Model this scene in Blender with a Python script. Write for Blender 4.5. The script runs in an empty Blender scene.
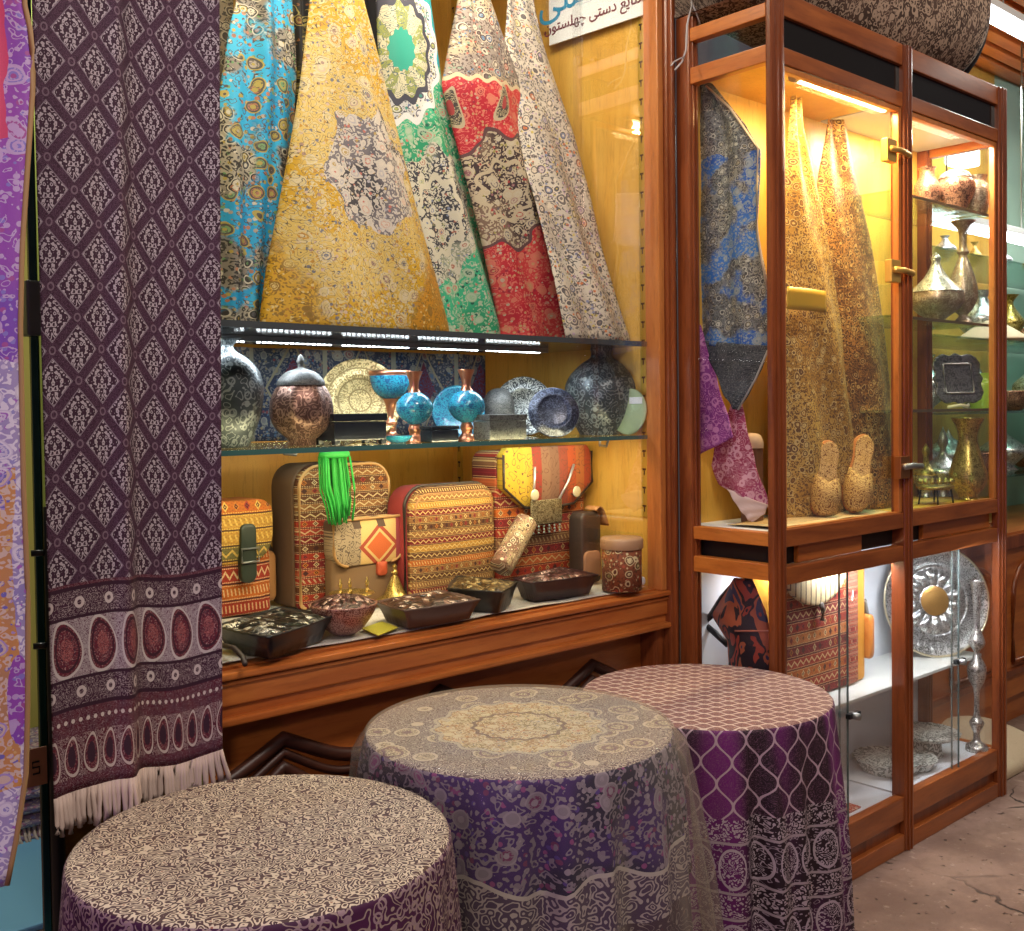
import bpy, bmesh, math, random
from mathutils import Vector, Matrix
random.seed(7)
PI = math.pi
sc = bpy.context.scene
COL = sc.collection

# ------------------------------------------------------------------ camera
FPX, CX, CY, CAMH = 1058.5, 500.84, 438.5, 1.45
PITCH, YAW, ROLL = [math.radians(a) for a in (1.50563712, -41.55911293, -0.68782513)]
def _rot():
    cy, sy = math.cos(YAW), math.sin(YAW); cp, sp = math.cos(PITCH), math.sin(PITCH); cr, sr = math.cos(ROLL), math.sin(ROLL)
    Ry = Matrix(((cy, 0, sy), (0, 1, 0), (-sy, 0, cy)))
    Rx = Matrix(((1, 0, 0), (0, cp, -sp), (0, sp, cp)))
    Rz = Matrix(((cr, -sr, 0), (sr, cr, 0), (0, 0, 1)))
    return Rz @ Rx @ Ry
RM = _rot()                                   # (x right, y down, z ahead of the world) -> camera
CAM = Vector((0, 0, CAMH))
def to_world(c):
    d = RM.transposed() @ Vector(c)
    return Vector((d.x, d.z, -d.y))
def ray(u, v): return to_world(((u - CX) / FPX, (v - CY) / FPX, 1.0))
def A(u, v, Y): d = ray(u, v); return CAM + d * (Y / d.y)
def AX(u, v, X): d = ray(u, v); return CAM + d * (X / d.x)
def AZ(u, v, Z): d = ray(u, v); return CAM + d * ((Z - CAMH) / d.z)
FWD = to_world((0, 0, 1)).normalized()
def depth(P): return (Vector(P) - CAM).dot(FWD)
def sca(P): return depth(P) / FPX            # metres per pixel at P

cd = bpy.data.cameras.new('camera'); cam = bpy.data.objects.new('camera', cd); COL.objects.link(cam)
rx, ry, rz = to_world((1, 0, 0)), to_world((0, -1, 0)), to_world((0, 0, -1))
M4 = Matrix(((rx.x, ry.x, rz.x, 0), (rx.y, ry.y, rz.y, 0), (rx.z, ry.z, rz.z, CAMH), (0, 0, 0, 1)))
cam.matrix_world = M4
cd.sensor_fit = 'HORIZONTAL'; cd.sensor_width = 36.0
cd.lens = FPX * 36.0 / 1024
cd.shift_x = (512 - CX) / 1024
cd.shift_y = -(465.5 - CY) / 1024
cd.clip_start = 0.02
sc.camera = cam

# ------------------------------------------------------------------ mesh builder
class MB:
    def __init__(s): s.v, s.f, s.uv, s.sm = [], [], [], []
    def add(s, verts, faces, uvs=None, smooth=True, fuv=None):
        b = len(s.v); s.v += [tuple(p) for p in verts]
        for i, fc in enumerate(faces):
            s.f.append(tuple(b + k for k in fc)); s.sm.append(smooth)
            if fuv: s.uv.append(fuv[i])
            elif uvs: s.uv.append([uvs[k] for k in fc])
            else: s.uv.append([(0, 0)] * len(fc))
        return s
    def merge(s, o, mat=None):
        b = len(s.v)
        s.v += [tuple(mat @ Vector(p)) if mat else p for p in o.v]
        s.f += [tuple(b + k for k in fc) for fc in o.f]; s.uv += o.uv; s.sm += o.sm
        return s
    def box(s, x0, x1, y0, y1, z0, z1, bev=0.0):
        if x0 > x1: x0, x1 = x1, x0
        if y0 > y1: y0, y1 = y1, y0
        if z0 > z1: z0, z1 = z1, z0
        bm = bmesh.new(); bmesh.ops.create_cube(bm, size=1)
        for v in bm.verts: v.co = Vector(((x0 + x1) / 2 + v.co.x * (x1 - x0), (y0 + y1) / 2 + v.co.y * (y1 - y0), (z0 + z1) / 2 + v.co.z * (z1 - z0)))
        if bev > 0:
            bev = min(bev, .3 * min(x1 - x0, y1 - y0, z1 - z0))
            bmesh.ops.bevel(bm, geom=bm.edges[:], offset=bev, segments=2, affect='EDGES', profile=0.6)
        bm.normal_update(); bm.verts.index_update()
        vs = [v.co.copy() for v in bm.verts]; fs = [[v.index for v in f.verts] for f in bm.faces]; fu = []
        for f in bm.faces:
            n = f.normal
            if abs(n.z) > .7: fu.append([(v.co.x, v.co.y) for v in f.verts])
            elif abs(n.y) > .7: fu.append([(v.co.x, v.co.z) for v in f.verts])
            else: fu.append([(v.co.y, v.co.z) for v in f.verts])
        bm.free()
        return s.add(vs, fs, smooth=False, fuv=fu)
    def lathe(s, prof, c=(0, 0, 0), n=40, mat=None, flute=0, famp=0.0, squash=1.0):
        c = Vector(c); vs, uvs, fs = [], [], []
        rm = max(p[0] for p in prof); L = 0; Ls = [0]
        for a, b in zip(prof, prof[1:]): L += math.hypot(a[0] - b[0], a[1] - b[1]); Ls.append(L)
        for k, (r, z) in enumerate(prof):
            for i in range(n + 1):
                a = 2 * PI * i / n; rr = r * (1 + famp * math.cos(flute * a)) if flute else r
                p = Vector((rr * math.cos(a), rr * math.sin(a) * squash, z))
                vs.append(c + (mat @ p if mat else p)); uvs.append((a * rm, Ls[k]))
        for k in range(len(prof) - 1):
            for i in range(n):
                q = k * (n + 1) + i
                fs.append((q, q + 1, q + n + 2, q + n + 1))
        return s.add(vs, fs, uvs)
    def tube(s, pts, r, n=8, r1=None, caps=True):
        pts = [Vector(p) for p in pts]; vs, uvs, fs = [], [], []; L = 0; N = len(pts)
        for k, p in enumerate(pts):
            t = (pts[min(k + 1, N - 1)] - pts[max(k - 1, 0)]).normalized()
            a = t.cross(Vector((0, 0, 1)))
            if a.length < 1e-3: a = t.cross(Vector((1, 0, 0)))
            a.normalize(); b = t.cross(a)
            if k: L += (p - pts[k - 1]).length
            rr = r + ((r1 - r) * k / (N - 1) if r1 is not None else 0)
            for i in range(n):
                q = 2 * PI * i / n
                vs.append(p + a * rr * math.cos(q) + b * rr * math.sin(q)); uvs.append((q * r, L))
        for k in range(N - 1):
            for i in range(n):
                j = (i + 1) % n
                fs.append((k * n + i, k * n + j, k * n + n + j, k * n + n + i))
        if caps: fs.append(tuple(range(n - 1, -1, -1))); fs.append(tuple((N - 1) * n + i for i in range(n)))
        return s.add(vs, fs, uvs)
    def grid(s, fn, ns, nt):
        vs, uvs, fs = [], [], []
        for j in range(nt + 1):
            for i in range(ns + 1):
                p, q = fn(i / ns, j / nt); vs.append(p); uvs.append(q)
        for j in range(nt):
            for i in range(ns):
                q = j * (ns + 1) + i; fs.append((q, q + 1, q + ns + 2, q + ns + 1))
        return s.add(vs, fs, uvs)
    def slab(s, out, y0, y1, bulge=0.0, edge=0.01, steps=3):
        """outline (x,z) closed, extruded from back y0 to front y1 with rounded front rim and a bulging front; front is towards -y"""
        n = len(out); cx = sum(p[0] for p in out) / n; cz = sum(p[1] for p in out) / n
        w = max(p[0] for p in out) - min(p[0] for p in out)
        vs, uvs, fs = [], [], []
        rings = [(1 - .5 * edge / w * 2, y0), (1, y0 - edge), (1, y1 + edge)]
        for k in range(1, steps + 1):
            a = k / steps * PI / 2
            rings.append((1 - 2 * edge / w * (1 - math.cos(a)), y1 + edge * (1 - math.sin(a))))
        last = rings[-1][0]
        for q in (.8, .55, .25): rings.append((last * q, y1 - bulge * (1 - q * q)))
        for sc_, y in rings:
            for (x, z) in out: vs.append((cx + (x - cx) * sc_, y, cz + (z - cz) * sc_)); uvs.append((cx + (x - cx) * sc_, cz + (z - cz) * sc_))
        for k in range(len(rings) - 1):
            for i in range(n):
                j = (i + 1) % n; fs.append((k * n + i, k * n + j, (k + 1) * n + j, (k + 1) * n + i))
        vs.append((cx, y1 - bulge, cz)); uvs.append((cx, cz)); m = (len(rings) - 1) * n
        for i in range(n): fs.append((m + i, m + (i + 1) % n, len(vs) - 1))
        fs.append(tuple(range(n - 1, -1, -1)))
        return s.add(vs, fs, uvs)
    def xf(s, mat): s.v = [tuple(mat @ Vector(p)) for p in s.v]; return s
    def bounds(s):
        return [(min(p[i] for p in s.v), max(p[i] for p in s.v)) for i in range(3)]

ORI = {}
def build(name, mb, mat, parent=None, loc=None, solid=0.0, fix=True):
    me = bpy.data.meshes.new(name)
    if parent is not None: loc = ORI[parent.name]
    elif loc is None:
        b = mb.bounds(); loc = Vector(((b[0][0] + b[0][1]) / 2, (b[1][0] + b[1][1]) / 2, b[2][0]))
    loc = Vector(loc)
    me.from_pydata([tuple(Vector(p) - loc) for p in mb.v], [], mb.f)
    ul = me.uv_layers.new(name='UVMap'); k = 0
    for fuv in mb.uv:
        for q in fuv: ul.data[k].uv = (q[0], q[1]); k += 1
    me.polygons.foreach_set('use_smooth', mb.sm)
    if fix:
        bm = bmesh.new(); bm.from_mesh(me); bmesh.ops.remove_doubles(bm, verts=bm.verts, dist=1e-6); bmesh.ops.recalc_face_normals(bm, faces=bm.faces); bm.to_mesh(me); bm.free()
    me.materials.append(mat)
    o = bpy.data.objects.new(name, me); COL.objects.link(o)
    if parent is None: o.location = loc
    else: o.parent = parent
    ORI[o.name] = loc
    if solid:
        m = o.modifiers.new('thick', 'SOLIDIFY'); m.thickness = solid; m.offset = 0
    return o
def tag(o, label, cat=None, group=None, kind=None):
    if label: o['label'] = label
    if cat: o['category'] = cat
    if group: o['group'] = group
    if kind: o['kind'] = kind
    return o
def thing(name, label, cat, loc, group=None):
    o = bpy.data.objects.new(name, None); COL.objects.link(o); o.location = loc; o.empty_display_size = .05
    ORI[o.name] = Vector(loc)
    return tag(o, label, cat, group)
def struct(name, mb, mat, parent=None):
    o = build(name, mb, mat, parent)
    if parent is None: o['kind'] = 'structure'
    return o
def single(name, mb, mat, label, cat, group=None, solid=0.0): return tag(build(name, mb, mat, solid=solid), label, cat, group)

# ------------------------------------------------------------------ shader maths
class X:
    def __init__(s, sh, k): s.sh, s.k = sh, k
    def _b(s, op, o, r=False): return s.sh.m(op, o, s) if r else s.sh.m(op, s, o)
    def __add__(s, o): return s._b('ADD', o)
    __radd__ = __add__
    def __mul__(s, o): return s._b('MULTIPLY', o)
    __rmul__ = __mul__
    def __sub__(s, o): return s._b('SUBTRACT', o)
    def __rsub__(s, o): return s._b('SUBTRACT', o, True)
    def __truediv__(s, o): return s._b('DIVIDE', o)
    def __rtruediv__(s, o): return s._b('DIVIDE', o, True)
    def lt(s, o): return s._b('LESS_THAN', o)
    def gt(s, o): return s._b('GREATER_THAN', o)
    def mn(s, o): return s._b('MINIMUM', o)
    def mx(s, o): return s._b('MAXIMUM', o)
    def pw(s, o): return s._b('POWER', o)
    def mod(s, o): return s._b('FLOORED_MODULO', o)
    def fr(s): return s.sh.m('FRACT', s)
    def fl(s): return s.sh.m('FLOOR', s)
    def ab(s): return s.sh.m('ABSOLUTE', s)
    def sin(s): return s.sh.m('SINE', s)
    def cos(s): return s.sh.m('COSINE', s)
    def sq(s): return s.sh.m('SQRT', s)
    def inv(s): return 1.0 - s
def hyp(a, b): return (a * a + b * b).sq()
class Sh:
    def __init__(s, name):
        s.mat = bpy.data.materials.new(name); s.mat.use_nodes = True; s.nt = s.mat.node_tree
        s.b = next(n for n in s.nt.nodes if n.type == 'BSDF_PRINCIPLED'); s.out = next(n for n in s.nt.nodes if n.type == 'OUTPUT_MATERIAL')
        s._uv = None
    def lk(s, src, dst):
        if isinstance(src, X): s.nt.links.new(src.k, dst)
        elif isinstance(src, (tuple, list)): dst.default_value = tuple(src) + ((1,) if len(src) == 3 and dst.type == 'RGBA' else ())
        else: dst.default_value = src
    def m(s, op, *a):
        n = s.nt.nodes.new('ShaderNodeMath'); n.operation = op
        for i, q in enumerate(a): s.lk(q, n.inputs[i])
        return X(s, n.outputs[0])
    def uv(s):
        if not s._uv:
            n = s.nt.nodes.new('ShaderNodeUVMap'); n.uv_map = 'UVMap'
            q = s.nt.nodes.new('ShaderNodeSeparateXYZ'); s.nt.links.new(n.outputs[0], q.inputs[0])
            s._uv = (X(s, q.outputs[0]), X(s, q.outputs[1]))
        return s._uv
    def obj(s):
        n = s.nt.nodes.new('ShaderNodeTexCoord'); q = s.nt.nodes.new('ShaderNodeSeparateXYZ'); s.nt.links.new(n.outputs['Object'], q.inputs[0])
        return tuple(X(s, q.outputs[i]) for i in range(3))
    def vec(s, x=0.0, y=0.0, z=0.0):
        n = s.nt.nodes.new('ShaderNodeCombineXYZ')
        for i, q in enumerate((x, y, z)): s.lk(q, n.inputs[i])
        return X(s, n.outputs[0])
    def noise(s, vec, scale=1.0, detail=2.0, rough=.5, dist=0.0):
        n = s.nt.nodes.new('ShaderNodeTexNoise'); s.lk(vec, n.inputs['Vector'])
        n.inputs['Scale'].default_value = scale; n.inputs['Detail'].default_value = detail; n.inputs['Roughness'].default_value = rough; n.inputs['Distortion'].default_value = dist
        return X(s, n.outputs[0])
    def vor(s, vec, scale=1.0, feature='F1', rnd=1.0):
        n = s.nt.nodes.new('ShaderNodeTexVoronoi'); n.feature = feature; s.lk(vec, n.inputs['Vector']); n.inputs['Scale'].default_value = scale
        n.inputs['Randomness'].default_value = rnd
        d = X(s, n.outputs['Distance'])
        if feature == 'DISTANCE_TO_EDGE': return d
        q = s.nt.nodes.new('ShaderNodeSeparateColor'); s.nt.links.new(n.outputs['Color'], q.inputs[0])
        return d, X(s, q.outputs[0]), X(s, q.outputs[1])
    def ramp(s, f, stops, const=False):
        n = s.nt.nodes.new('ShaderNodeValToRGB'); s.lk(f, n.inputs[0]); cr = n.color_ramp
        cr.interpolation = 'CONSTANT' if const else 'LINEAR'
        while len(cr.elements) < len(stops): cr.elements.new(1.0)
        for e, (p, c) in zip(cr.elements, stops): e.position = p; e.color = tuple(c) + (1,)
        return X(s, n.outputs[0])
    def pal(s, f, cols): return s.ramp(f, [(i / len(cols), c) for i, c in enumerate(cols)], True)
    def mix(s, f, a, b):
        n = s.nt.nodes.new('ShaderNodeMix'); n.data_type = 'RGBA'; s.lk(f, n.inputs[0]); s.lk(a, n.inputs[6]); s.lk(b, n.inputs[7])
        return X(s, n.outputs[2])
    def sstep(s, x, a, b):
        n = s.nt.nodes.new('ShaderNodeMapRange'); n.interpolation_type = 'SMOOTHSTEP'; s.lk(x, n.inputs[0]); n.inputs[1].default_value = a; n.inputs[2].default_value = b
        return X(s, n.outputs[0])
    def fil(s, u, v, scale, k=6.0, w=.12, detail=0.5, seed=0.0):
        n = s.noise(s.vec(u * scale, v * scale, seed), 1.0, detail)
        return ((n * k).fr() - .5).ab().lt(w)
    def bump(s, h, strength=.3, dist=.002):
        n = s.nt.nodes.new('ShaderNodeBump'); s.lk(h, n.inputs['Height']); n.inputs['Strength'].default_value = strength; n.inputs['Distance'].default_value = dist
        s.nt.links.new(n.outputs[0], s.b.inputs['Normal']); return s
    def done(s, col, rough=.5, metal=0.0, spec=None, **kw):
        s.lk(col, s.b.inputs['Base Color']); s.lk(rough, s.b.inputs['Roughness']); s.lk(metal, s.b.inputs['Metallic'])
        if spec is not None: s.b.inputs['Specular IOR Level'].default_value = spec
        for k, q in kw.items(): s.lk(q, s.b.inputs[k.replace('_', ' ')])
        return s.mat

def plain(name, col, rough=.5, metal=0.0, **kw): return Sh(name).done(col, rough, metal, **kw)
def glow(name, col, st):
    s = Sh(name); s.lk((0.8, 0.8, 0.8), s.b.inputs['Base Color']); s.lk(col, s.b.inputs['Emission Color']); s.b.inputs['Emission Strength'].default_value = st
    return s.mat

def wood(name, c0, c1, rough=.32, axis=0, scale=1.0):
    s = Sh(name); x, y, z = s.obj(); p = [x * 9.0, y * 9.0, z * 9.0]; p[axis] = p[axis] * .12
    n = s.noise(s.vec(*p), 2.2 * scale, 5.0, .6, .6); g = s.noise(s.vec(*[q * 7.0 for q in p]), 2.0, 3.0, .6)
    col = s.mix(s.sstep(n, .32, .68), c0, c1)
    col = s.mix(s.sstep(g, .5, .75) * .35, col, [q * .45 for q in c0])
    s.bump(g, .12, .001)
    return s.done(col, rough, 0.0, .5)
def engraved(name, base, line, scale=70.0, metal=.9, rough=.32, w=.2, k=5.0, bump=.5, band=None):
    s = Sh(name); u, v = s.uv()
    f = s.fil(u, v, scale, k, w)
    d, r, _ = s.vor(s.vec(u, v), scale * .7); f2 = (d - .34).ab().lt(.07)
    q = f.mx(f2)
    col = s.mix(q, base, line)
    if band:
        bb = ((v / band).fr() - .5).ab().gt(.43); col = s.mix(bb, col, line)
    n = s.noise(s.vec(u, v), 25.0, 3.0)
    col = s.mix(s.sstep(n, .45, .75) * .35, col, [c * .4 for c in base])
    s.bump(q.inv(), bump, .0015)
    return s.done(col, rough, metal)

def persian(s, u, v, ground, ground2, pal, line, sc_=28.0, dens=.35, linew=.10, vine=1.0):
    n = s.noise(s.vec(u, v, 3.0), sc_ * .18, 2.0)
    col = s.mix(s.sstep(n, .46, .56), ground, ground2)
    wx = s.noise(s.vec(u, v, 6.0), sc_ * .9, 1.0) * (.5 / sc_); uw, vw = u + wx, v - wx
    d2, r2, g2 = s.vor(s.vec(u, v, 9.0), sc_ * 3.4)
    col = s.mix(d2.lt(.42) * r2.gt(.42), col, s.pal(g2, pal))
    f = s.fil(uw, vw, sc_ * 2.3, 4.0, linew * 1.25, 1.5); col = s.mix(f * vine, col, line)
    d, r, g = s.vor(s.vec(uw, vw), sc_, rnd=.85)
    on = r.gt(dens)
    fl = d.lt(.36) * on; pc = s.pal(g, pal)
    pet = s.fil(u, v, sc_ * 4.2, 4.0, .17, 1.0, seed=5.0)
    pc = s.mix(pet * .8, pc, line)
    pc = s.mix((d - .22).ab().lt(.035), pc, pal[0])
    col = s.mix(fl, col, pc)
    col = s.mix((d - .37).ab().lt(.045) * on, col, line)
    col = s.mix((d - .43).ab().lt(.03) * on, col, pal[0])
    col = s.mix(d.lt(.10) * on, col, pal[1])
    return col
def scall(s, u, v, cu, cv, ru, rv, lobes=12.0, amp=.07):
    x = (u - cu) / ru; y = (v - cv) / rv
    return hyp(x, y) * (1.0 + amp * (s.m('ARCTAN2', y, x) * lobes).cos())
def weave(s, u, v, st=.25): s.bump(s.noise(s.vec(u, v), 420.0, 2.0), st, .0012)

CREAM, BLACK, DK = (.62, .54, .38), (.02, .018, .02), (.05, .035, .035)
# ---- cone textiles
def tx_blue():
    s = Sh('blue floral brocade'); u, v = s.uv()
    c = persian(s, u, v, (.03, .36, .66), (.05, .45, .72), [(.45, .36, .10), (.42, .36, .30), (.20, .36, .16), (.6, .56, .46), (.45, .2, .12)], (.10, .09, .08), 24.0, .45, .07)
    n = s.noise(s.vec(u, v, 1.0), 7.0, 2.0)
    c2 = persian(s, u, v, (.40, .36, .27), (.25, .22, .18), [(.6, .55, .42), (.45, .34, .08), (.14, .30, .12), (.12, .12, .12), (.5, .22, .12)], (.05, .045, .04), 30.0, .25, .16)
    c = s.mix(s.sstep(n, .49, .55), c, c2); weave(s, u, v); return s.done(c, .55, 0.0, .3)
def tx_yellow(cu, z0, M):
    s = Sh('gold and cream brocade'); u, v = s.uv()
    c = persian(s, u, v, (.56, .33, .02), (.62, .44, .12), [(.62, .52, .32), (.34, .22, .17), (.17, .17, .20), (.50, .25, .03), (.55, .40, .30)], (.60, .48, .22), 26.0, .45, .12)
    c = s.mix(s.fil(u, v, 55.0, 6.0, .06, seed=2.0), c, (.12, .09, .06))
    q = scall(s, u, v, M.x, M.z, .15, .17, 7.0, .10)
    c2 = persian(s, u, v, (.06, .055, .06), (.17, .15, .16), [(.62, .55, .45), (.50, .17, .13), (.40, .38, .40), (.58, .35, .26), (.42, .30, .10)], (.55, .5, .42), 30.0, .2, .16)
    n = s.noise(s.vec(u, v, 1.0), 18.0, 2.0)
    c = s.mix((q + n * .5 - .25).lt(.9), c, c2)
    y = v - z0; corn = s.sstep(((u - cu).ab() * 1.0 + y * -.6 + n * .15), .14, .20)
    c3 = persian(s, u, v, (.52, .24, .02), (.60, .34, .03), [(.3, .16, .03), (.66, .5, .2), (.45, .2, .03)], (.25, .14, .02), 34.0, .5, .12)
    c = s.mix(corn * y.lt(.28), c, c3); weave(s, u, v); return s.done(c, .5, 0.0, .3)
def tx_green(cu, z0, M1, M2):
    s = Sh('green medallion brocade'); u, v = s.uv()
    c = persian(s, u, v, (.03, .30, .14), (.05, .42, .22), [(.30, .50, .30), (.5, .55, .40), (.55, .2, .15), (.02, .12, .08)], (.42, .52, .36), 26.0, .5, .10)
    w = persian(s, u, v, (.70, .68, .60), (.55, .55, .52), [(.72, .70, .66), (.40, .42, .12), (.12, .15, .3), (.05, .30, .22), (.6, .5, .2)], (.10, .10, .13), 30.0, .3, .10)
    d1, d2 = (v - z0), (u - cu)
    q = scall(s, u, v, M1.x, M1.z, .125, .19, 13.0, .06)
    c = s.mix(d1.gt(.78), c, s.mix(s.fil(u, v, 30.0), (.03, .35, .42), (.05, .36, .2)))
    c = s.mix(q.lt(1.0), c, w)
    ang = s.m('ARCTAN2', v - M1.z + .02, u - M1.x); fan = ((ang * 9.0).sin()).gt(0.0)
    fan = fan * s.noise(s.vec(u, v), 80.0, 1.0).gt(.42); c = s.mix(q.lt(.72), c, s.mix(s.fil(u, v, 70.0), s.mix(fan, (.62, .58, .38), (.33, .36, .10)), (.12, .16, .16))); c = s.mix((q - .72).ab().lt(.05), c, (.06, .06, .08)); c = s.mix((q - 1.0).ab().lt(.05), c, (.75, .74, .7))
    c = s.mix(q.lt(.3), c, (.04, .35, .25))
    q2 = scall(s, u, v, M2.x, M2.z, .12, .19, 9.0, .09)
    m = persian(s, u, v, (.05, .05, .06), (.30, .33, .24), [(.60, .56, .42), (.2, .24, .34), (.4, .15, .10), (.35, .38, .15)], (.60, .57, .45), 32.0, .2, .17)
    c = s.mix(q2.lt(1.0), c, m); c = s.mix((q2 - .55).ab().lt(.05), c, (.6, .56, .42))
    weave(s, u, v); return s.done(c, .5, 0.0, .3)
def tx_red(cu, z0, M, P1, P2):
    s = Sh('red medallion brocade'); u, v = s.uv()
    c = persian(s, u, v, (.45, .02, .035), (.55, .05, .05), [(.60, .2, .12), (.5, .3, .14), (.3, .02, .04), (.45, .40, .28)], (.62, .16, .12), 30.0, .55, .10)
    w = persian(s, u, v, (.42, .34, .22), (.28, .23, .19), [(.55, .48, .36), (.5, .12, .08), (.12, .22, .35), (.2, .3, .2), (.15, .12, .12)], (.09, .06, .05), 32.0, .2, .13)
    n = s.noise(s.vec(u, v, 1.0), 14.0, 1.0) * .05
    wav = ((u - cu) * 120.0).sin() * .006
    zt_ = P1.z + .085; c = s.mix((v + wav).gt(zt_), c, w); c = s.mix((v + wav - zt_).ab().lt(.006), c, (.62, .5, .3))
    q = scall(s, u + n, v, M.x + .02, M.z, .145, .16, 8.0, .11)
    m = persian(s, u, v, (.055, .035, .035), (.20, .13, .09), [(.52, .46, .33), (.32, .30, .08), (.38, .05, .05), (.28, .12, .14), (.12, .10, .12)], (.50, .42, .28), 28.0, .25, .16)
    c = s.mix(q.lt(1.0), c, m); c = s.mix((q - 1.0).ab().lt(.035), c, (.12, .06, .06)); c = s.mix((q - .5).ab().lt(.04), c, (.5, .42, .28))
    for sx, PP in ((-1, P1), (1, P2)):
        dz = v - PP.z; p = hyp((u - PP.x - dz * .25 * sx + dz * dz * 4.0 * sx) / (.021 - dz * .16), dz / .052)
        c = s.mix(p.lt(1.0), c, s.mix(s.fil(u, v, 120.0, 4.0, .2), (.06, .05, .045), (.40, .34, .20))); c = s.mix((p - 1.0).ab().lt(.09), c, (.46, .38, .24)); c = s.mix(p.lt(.4), c, (.34, .05, .05))
    weave(s, u, v); return s.done(c, .5, 0.0, .3)
def tx_white():
    s = Sh('ivory floral brocade'); u, v = s.uv()
    c = persian(s, u, v, (.60, .55, .45), (.48, .42, .34), [(.62, .54, .42), (.45, .33, .42), (.58, .18, .06), (.20, .22, .34), (.52, .42, .12), (.18, .14, .13)], (.10, .09, .09), 27.0, .35, .12)
    weave(s, u, v); return s.done(c, .5, 0.0, .3)
def tx_dusk(name, g1, g2, pal, line, scale=30.0, dens=.3, lw=.15, rough=.6):
    s = Sh(name); u, v = s.uv(); c = persian(s, u, v, g1, g2, pal, line, scale, dens, lw); weave(s, u, v); return s.done(c, rough, 0.0, .3)
def tx_scroll(name, ground, g2, line, scale, w=.2, k=6.0, rough=.6, rings=False):
    s = Sh(name); u, v = s.uv(); n = s.noise(s.vec(u, v, 4.0), scale * .12, 2.0)
    c = s.mix(s.sstep(n, .4, .6), ground, g2); f = s.fil(u, v, scale, k, w)
    if rings:
        d, r, _ = s.vor(s.vec(u, v), scale * .55); f = f.mx((d - .33).ab().lt(.09))
    c = s.mix(f, c, line); weave(s, u, v); return s.done(c, rough, 0.0, .3)

def tx_shawl(z0):
    """termeh shawl: u across in metres, v = height above the hem"""
    s = Sh('aubergine paisley termeh'); u, v = s.uv(); v = v - z0
    gr = s.mix(s.noise(s.vec(u, v), 300.0, 1.0), (.018, .007, .018), (.050, .014, .032))
    li = (.36, .30, .335)
    pu, pv = .104, .112
    a = u / pu + v / pv; b = u / pu - v / pv
    fa = a.fr() - .5; fb = b.fr() - .5; d = fa.ab().mx(fb.ab())
    x = (fa + fb) * .5; y = (fa - fb) * .5
    orn = s.fil((x + y * y * .6).ab(), y, 11.0, 4.0, .20, 1.2, 3.3)
    field = s.mix(d.lt(.36) * orn, gr, li)
    field = s.mix((d - .375).ab().lt(.012), field, (.20, .15, .19))
    ring = hyp(fa.ab() - .5, fb.ab() - .5); field = s.mix((ring - .08).ab().lt(.02), field, (.15, .10, .13))
    spk = s.fil(u, v, 260.0, 4.0, .16); field = s.mix(d.gt(.39) * spk * .6, field, (.13, .06, .11))
    # border
    def stripe(p, hh):
        fu = (u / p).fr() - .5; r = hyp(fu * p, v - hh)
        return (r - .0075).ab().lt(.003), s.fil(u, v, 130.0, 5.0, .14)
    bd = gr
    mar = s.mix(s.noise(s.vec(u, v), 60.0, 1.0), (.11, .012, .022), (.045, .01, .028))
    sp = s.fil(u, v, 150.0, 5.0, .11)
    bd = s.mix(sp * .8, mar, (.22, .15, .17))
    for hh in (.175, .335):
        r1, r2 = stripe(.066, hh); bd = s.mix((v - hh).ab().lt(.026), bd, s.mix(r1.mx(r2 * .5), (.045, .012, .03), (.48, .40, .40)))
        bd = s.mix(((v - hh).ab() - .026).ab().lt(.0035), bd, (.03, .008, .02))
    # large paisleys on pale ground
    pg = s.mix(s.fil(u, v, 120.0, 6.0, .16), (.33, .27, .29), (.12, .05, .08))
    p = .078; fx = ((u / p).fr() - .5) * p; fy = v - .255
    px = fx + fy * fy * 3.0 - .002 + fy * .08
    r = hyp(px / (.030 - fy * .10), fy / .047)
    pais = s.mix(s.fil(u, v, 170.0, 5.0, .20), (.13, .014, .026), (.05, .012, .03)); pais = s.mix(s.fil(u, v, 150.0, 4.0, .07, seed=4.0), pais, (.34, .20, .20))
    row = s.mix(r.lt(1.0), pg, pais); row = s.mix((r - 1.06).ab().lt(.06), row, (.46, .40, .40)); row = s.mix(r.lt(.45) * s.fil(u, v, 240.0, 4.0, .2), row, (.34, .10, .10)); row = s.mix((r - .82).ab().lt(.06), row, (.04, .01, .02))
    bd = s.mix((v - .255).ab().lt(.052), bd, row)
    # small paisleys
    p2 = .042; gx = ((u / p2).fr() - .5) * p2; gy = v - .062; r2 = hyp((gx - gy * gy * 3.0) / (.014 - gy * .10), gy / .032)
    row2 = s.mix(r2.lt(1.0), mar, pais); row2 = s.mix((r2 - 1.05).ab().lt(.09), row2, (.44, .36, .34)); row2 = s.mix(r2.gt(1.2) * s.fil(u, v, 200.0, 4.0, .2), row2, (.32, .24, .24)); row2 = s.mix(r2.lt(.6), row2, (.035, .012, .025))
    bd = s.mix((v - .062).ab().lt(.038), bd, row2)
    dots = hyp(((u / .016).fr() - .5) * .016, v - .125).lt(.004); bd = s.mix(dots, bd, (.5, .42, .40))
    c = s.mix(v.lt(.37), field, bd)
    weave(s, u, v, .35); return s.done(c, .7, 0.0, .25)

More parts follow.
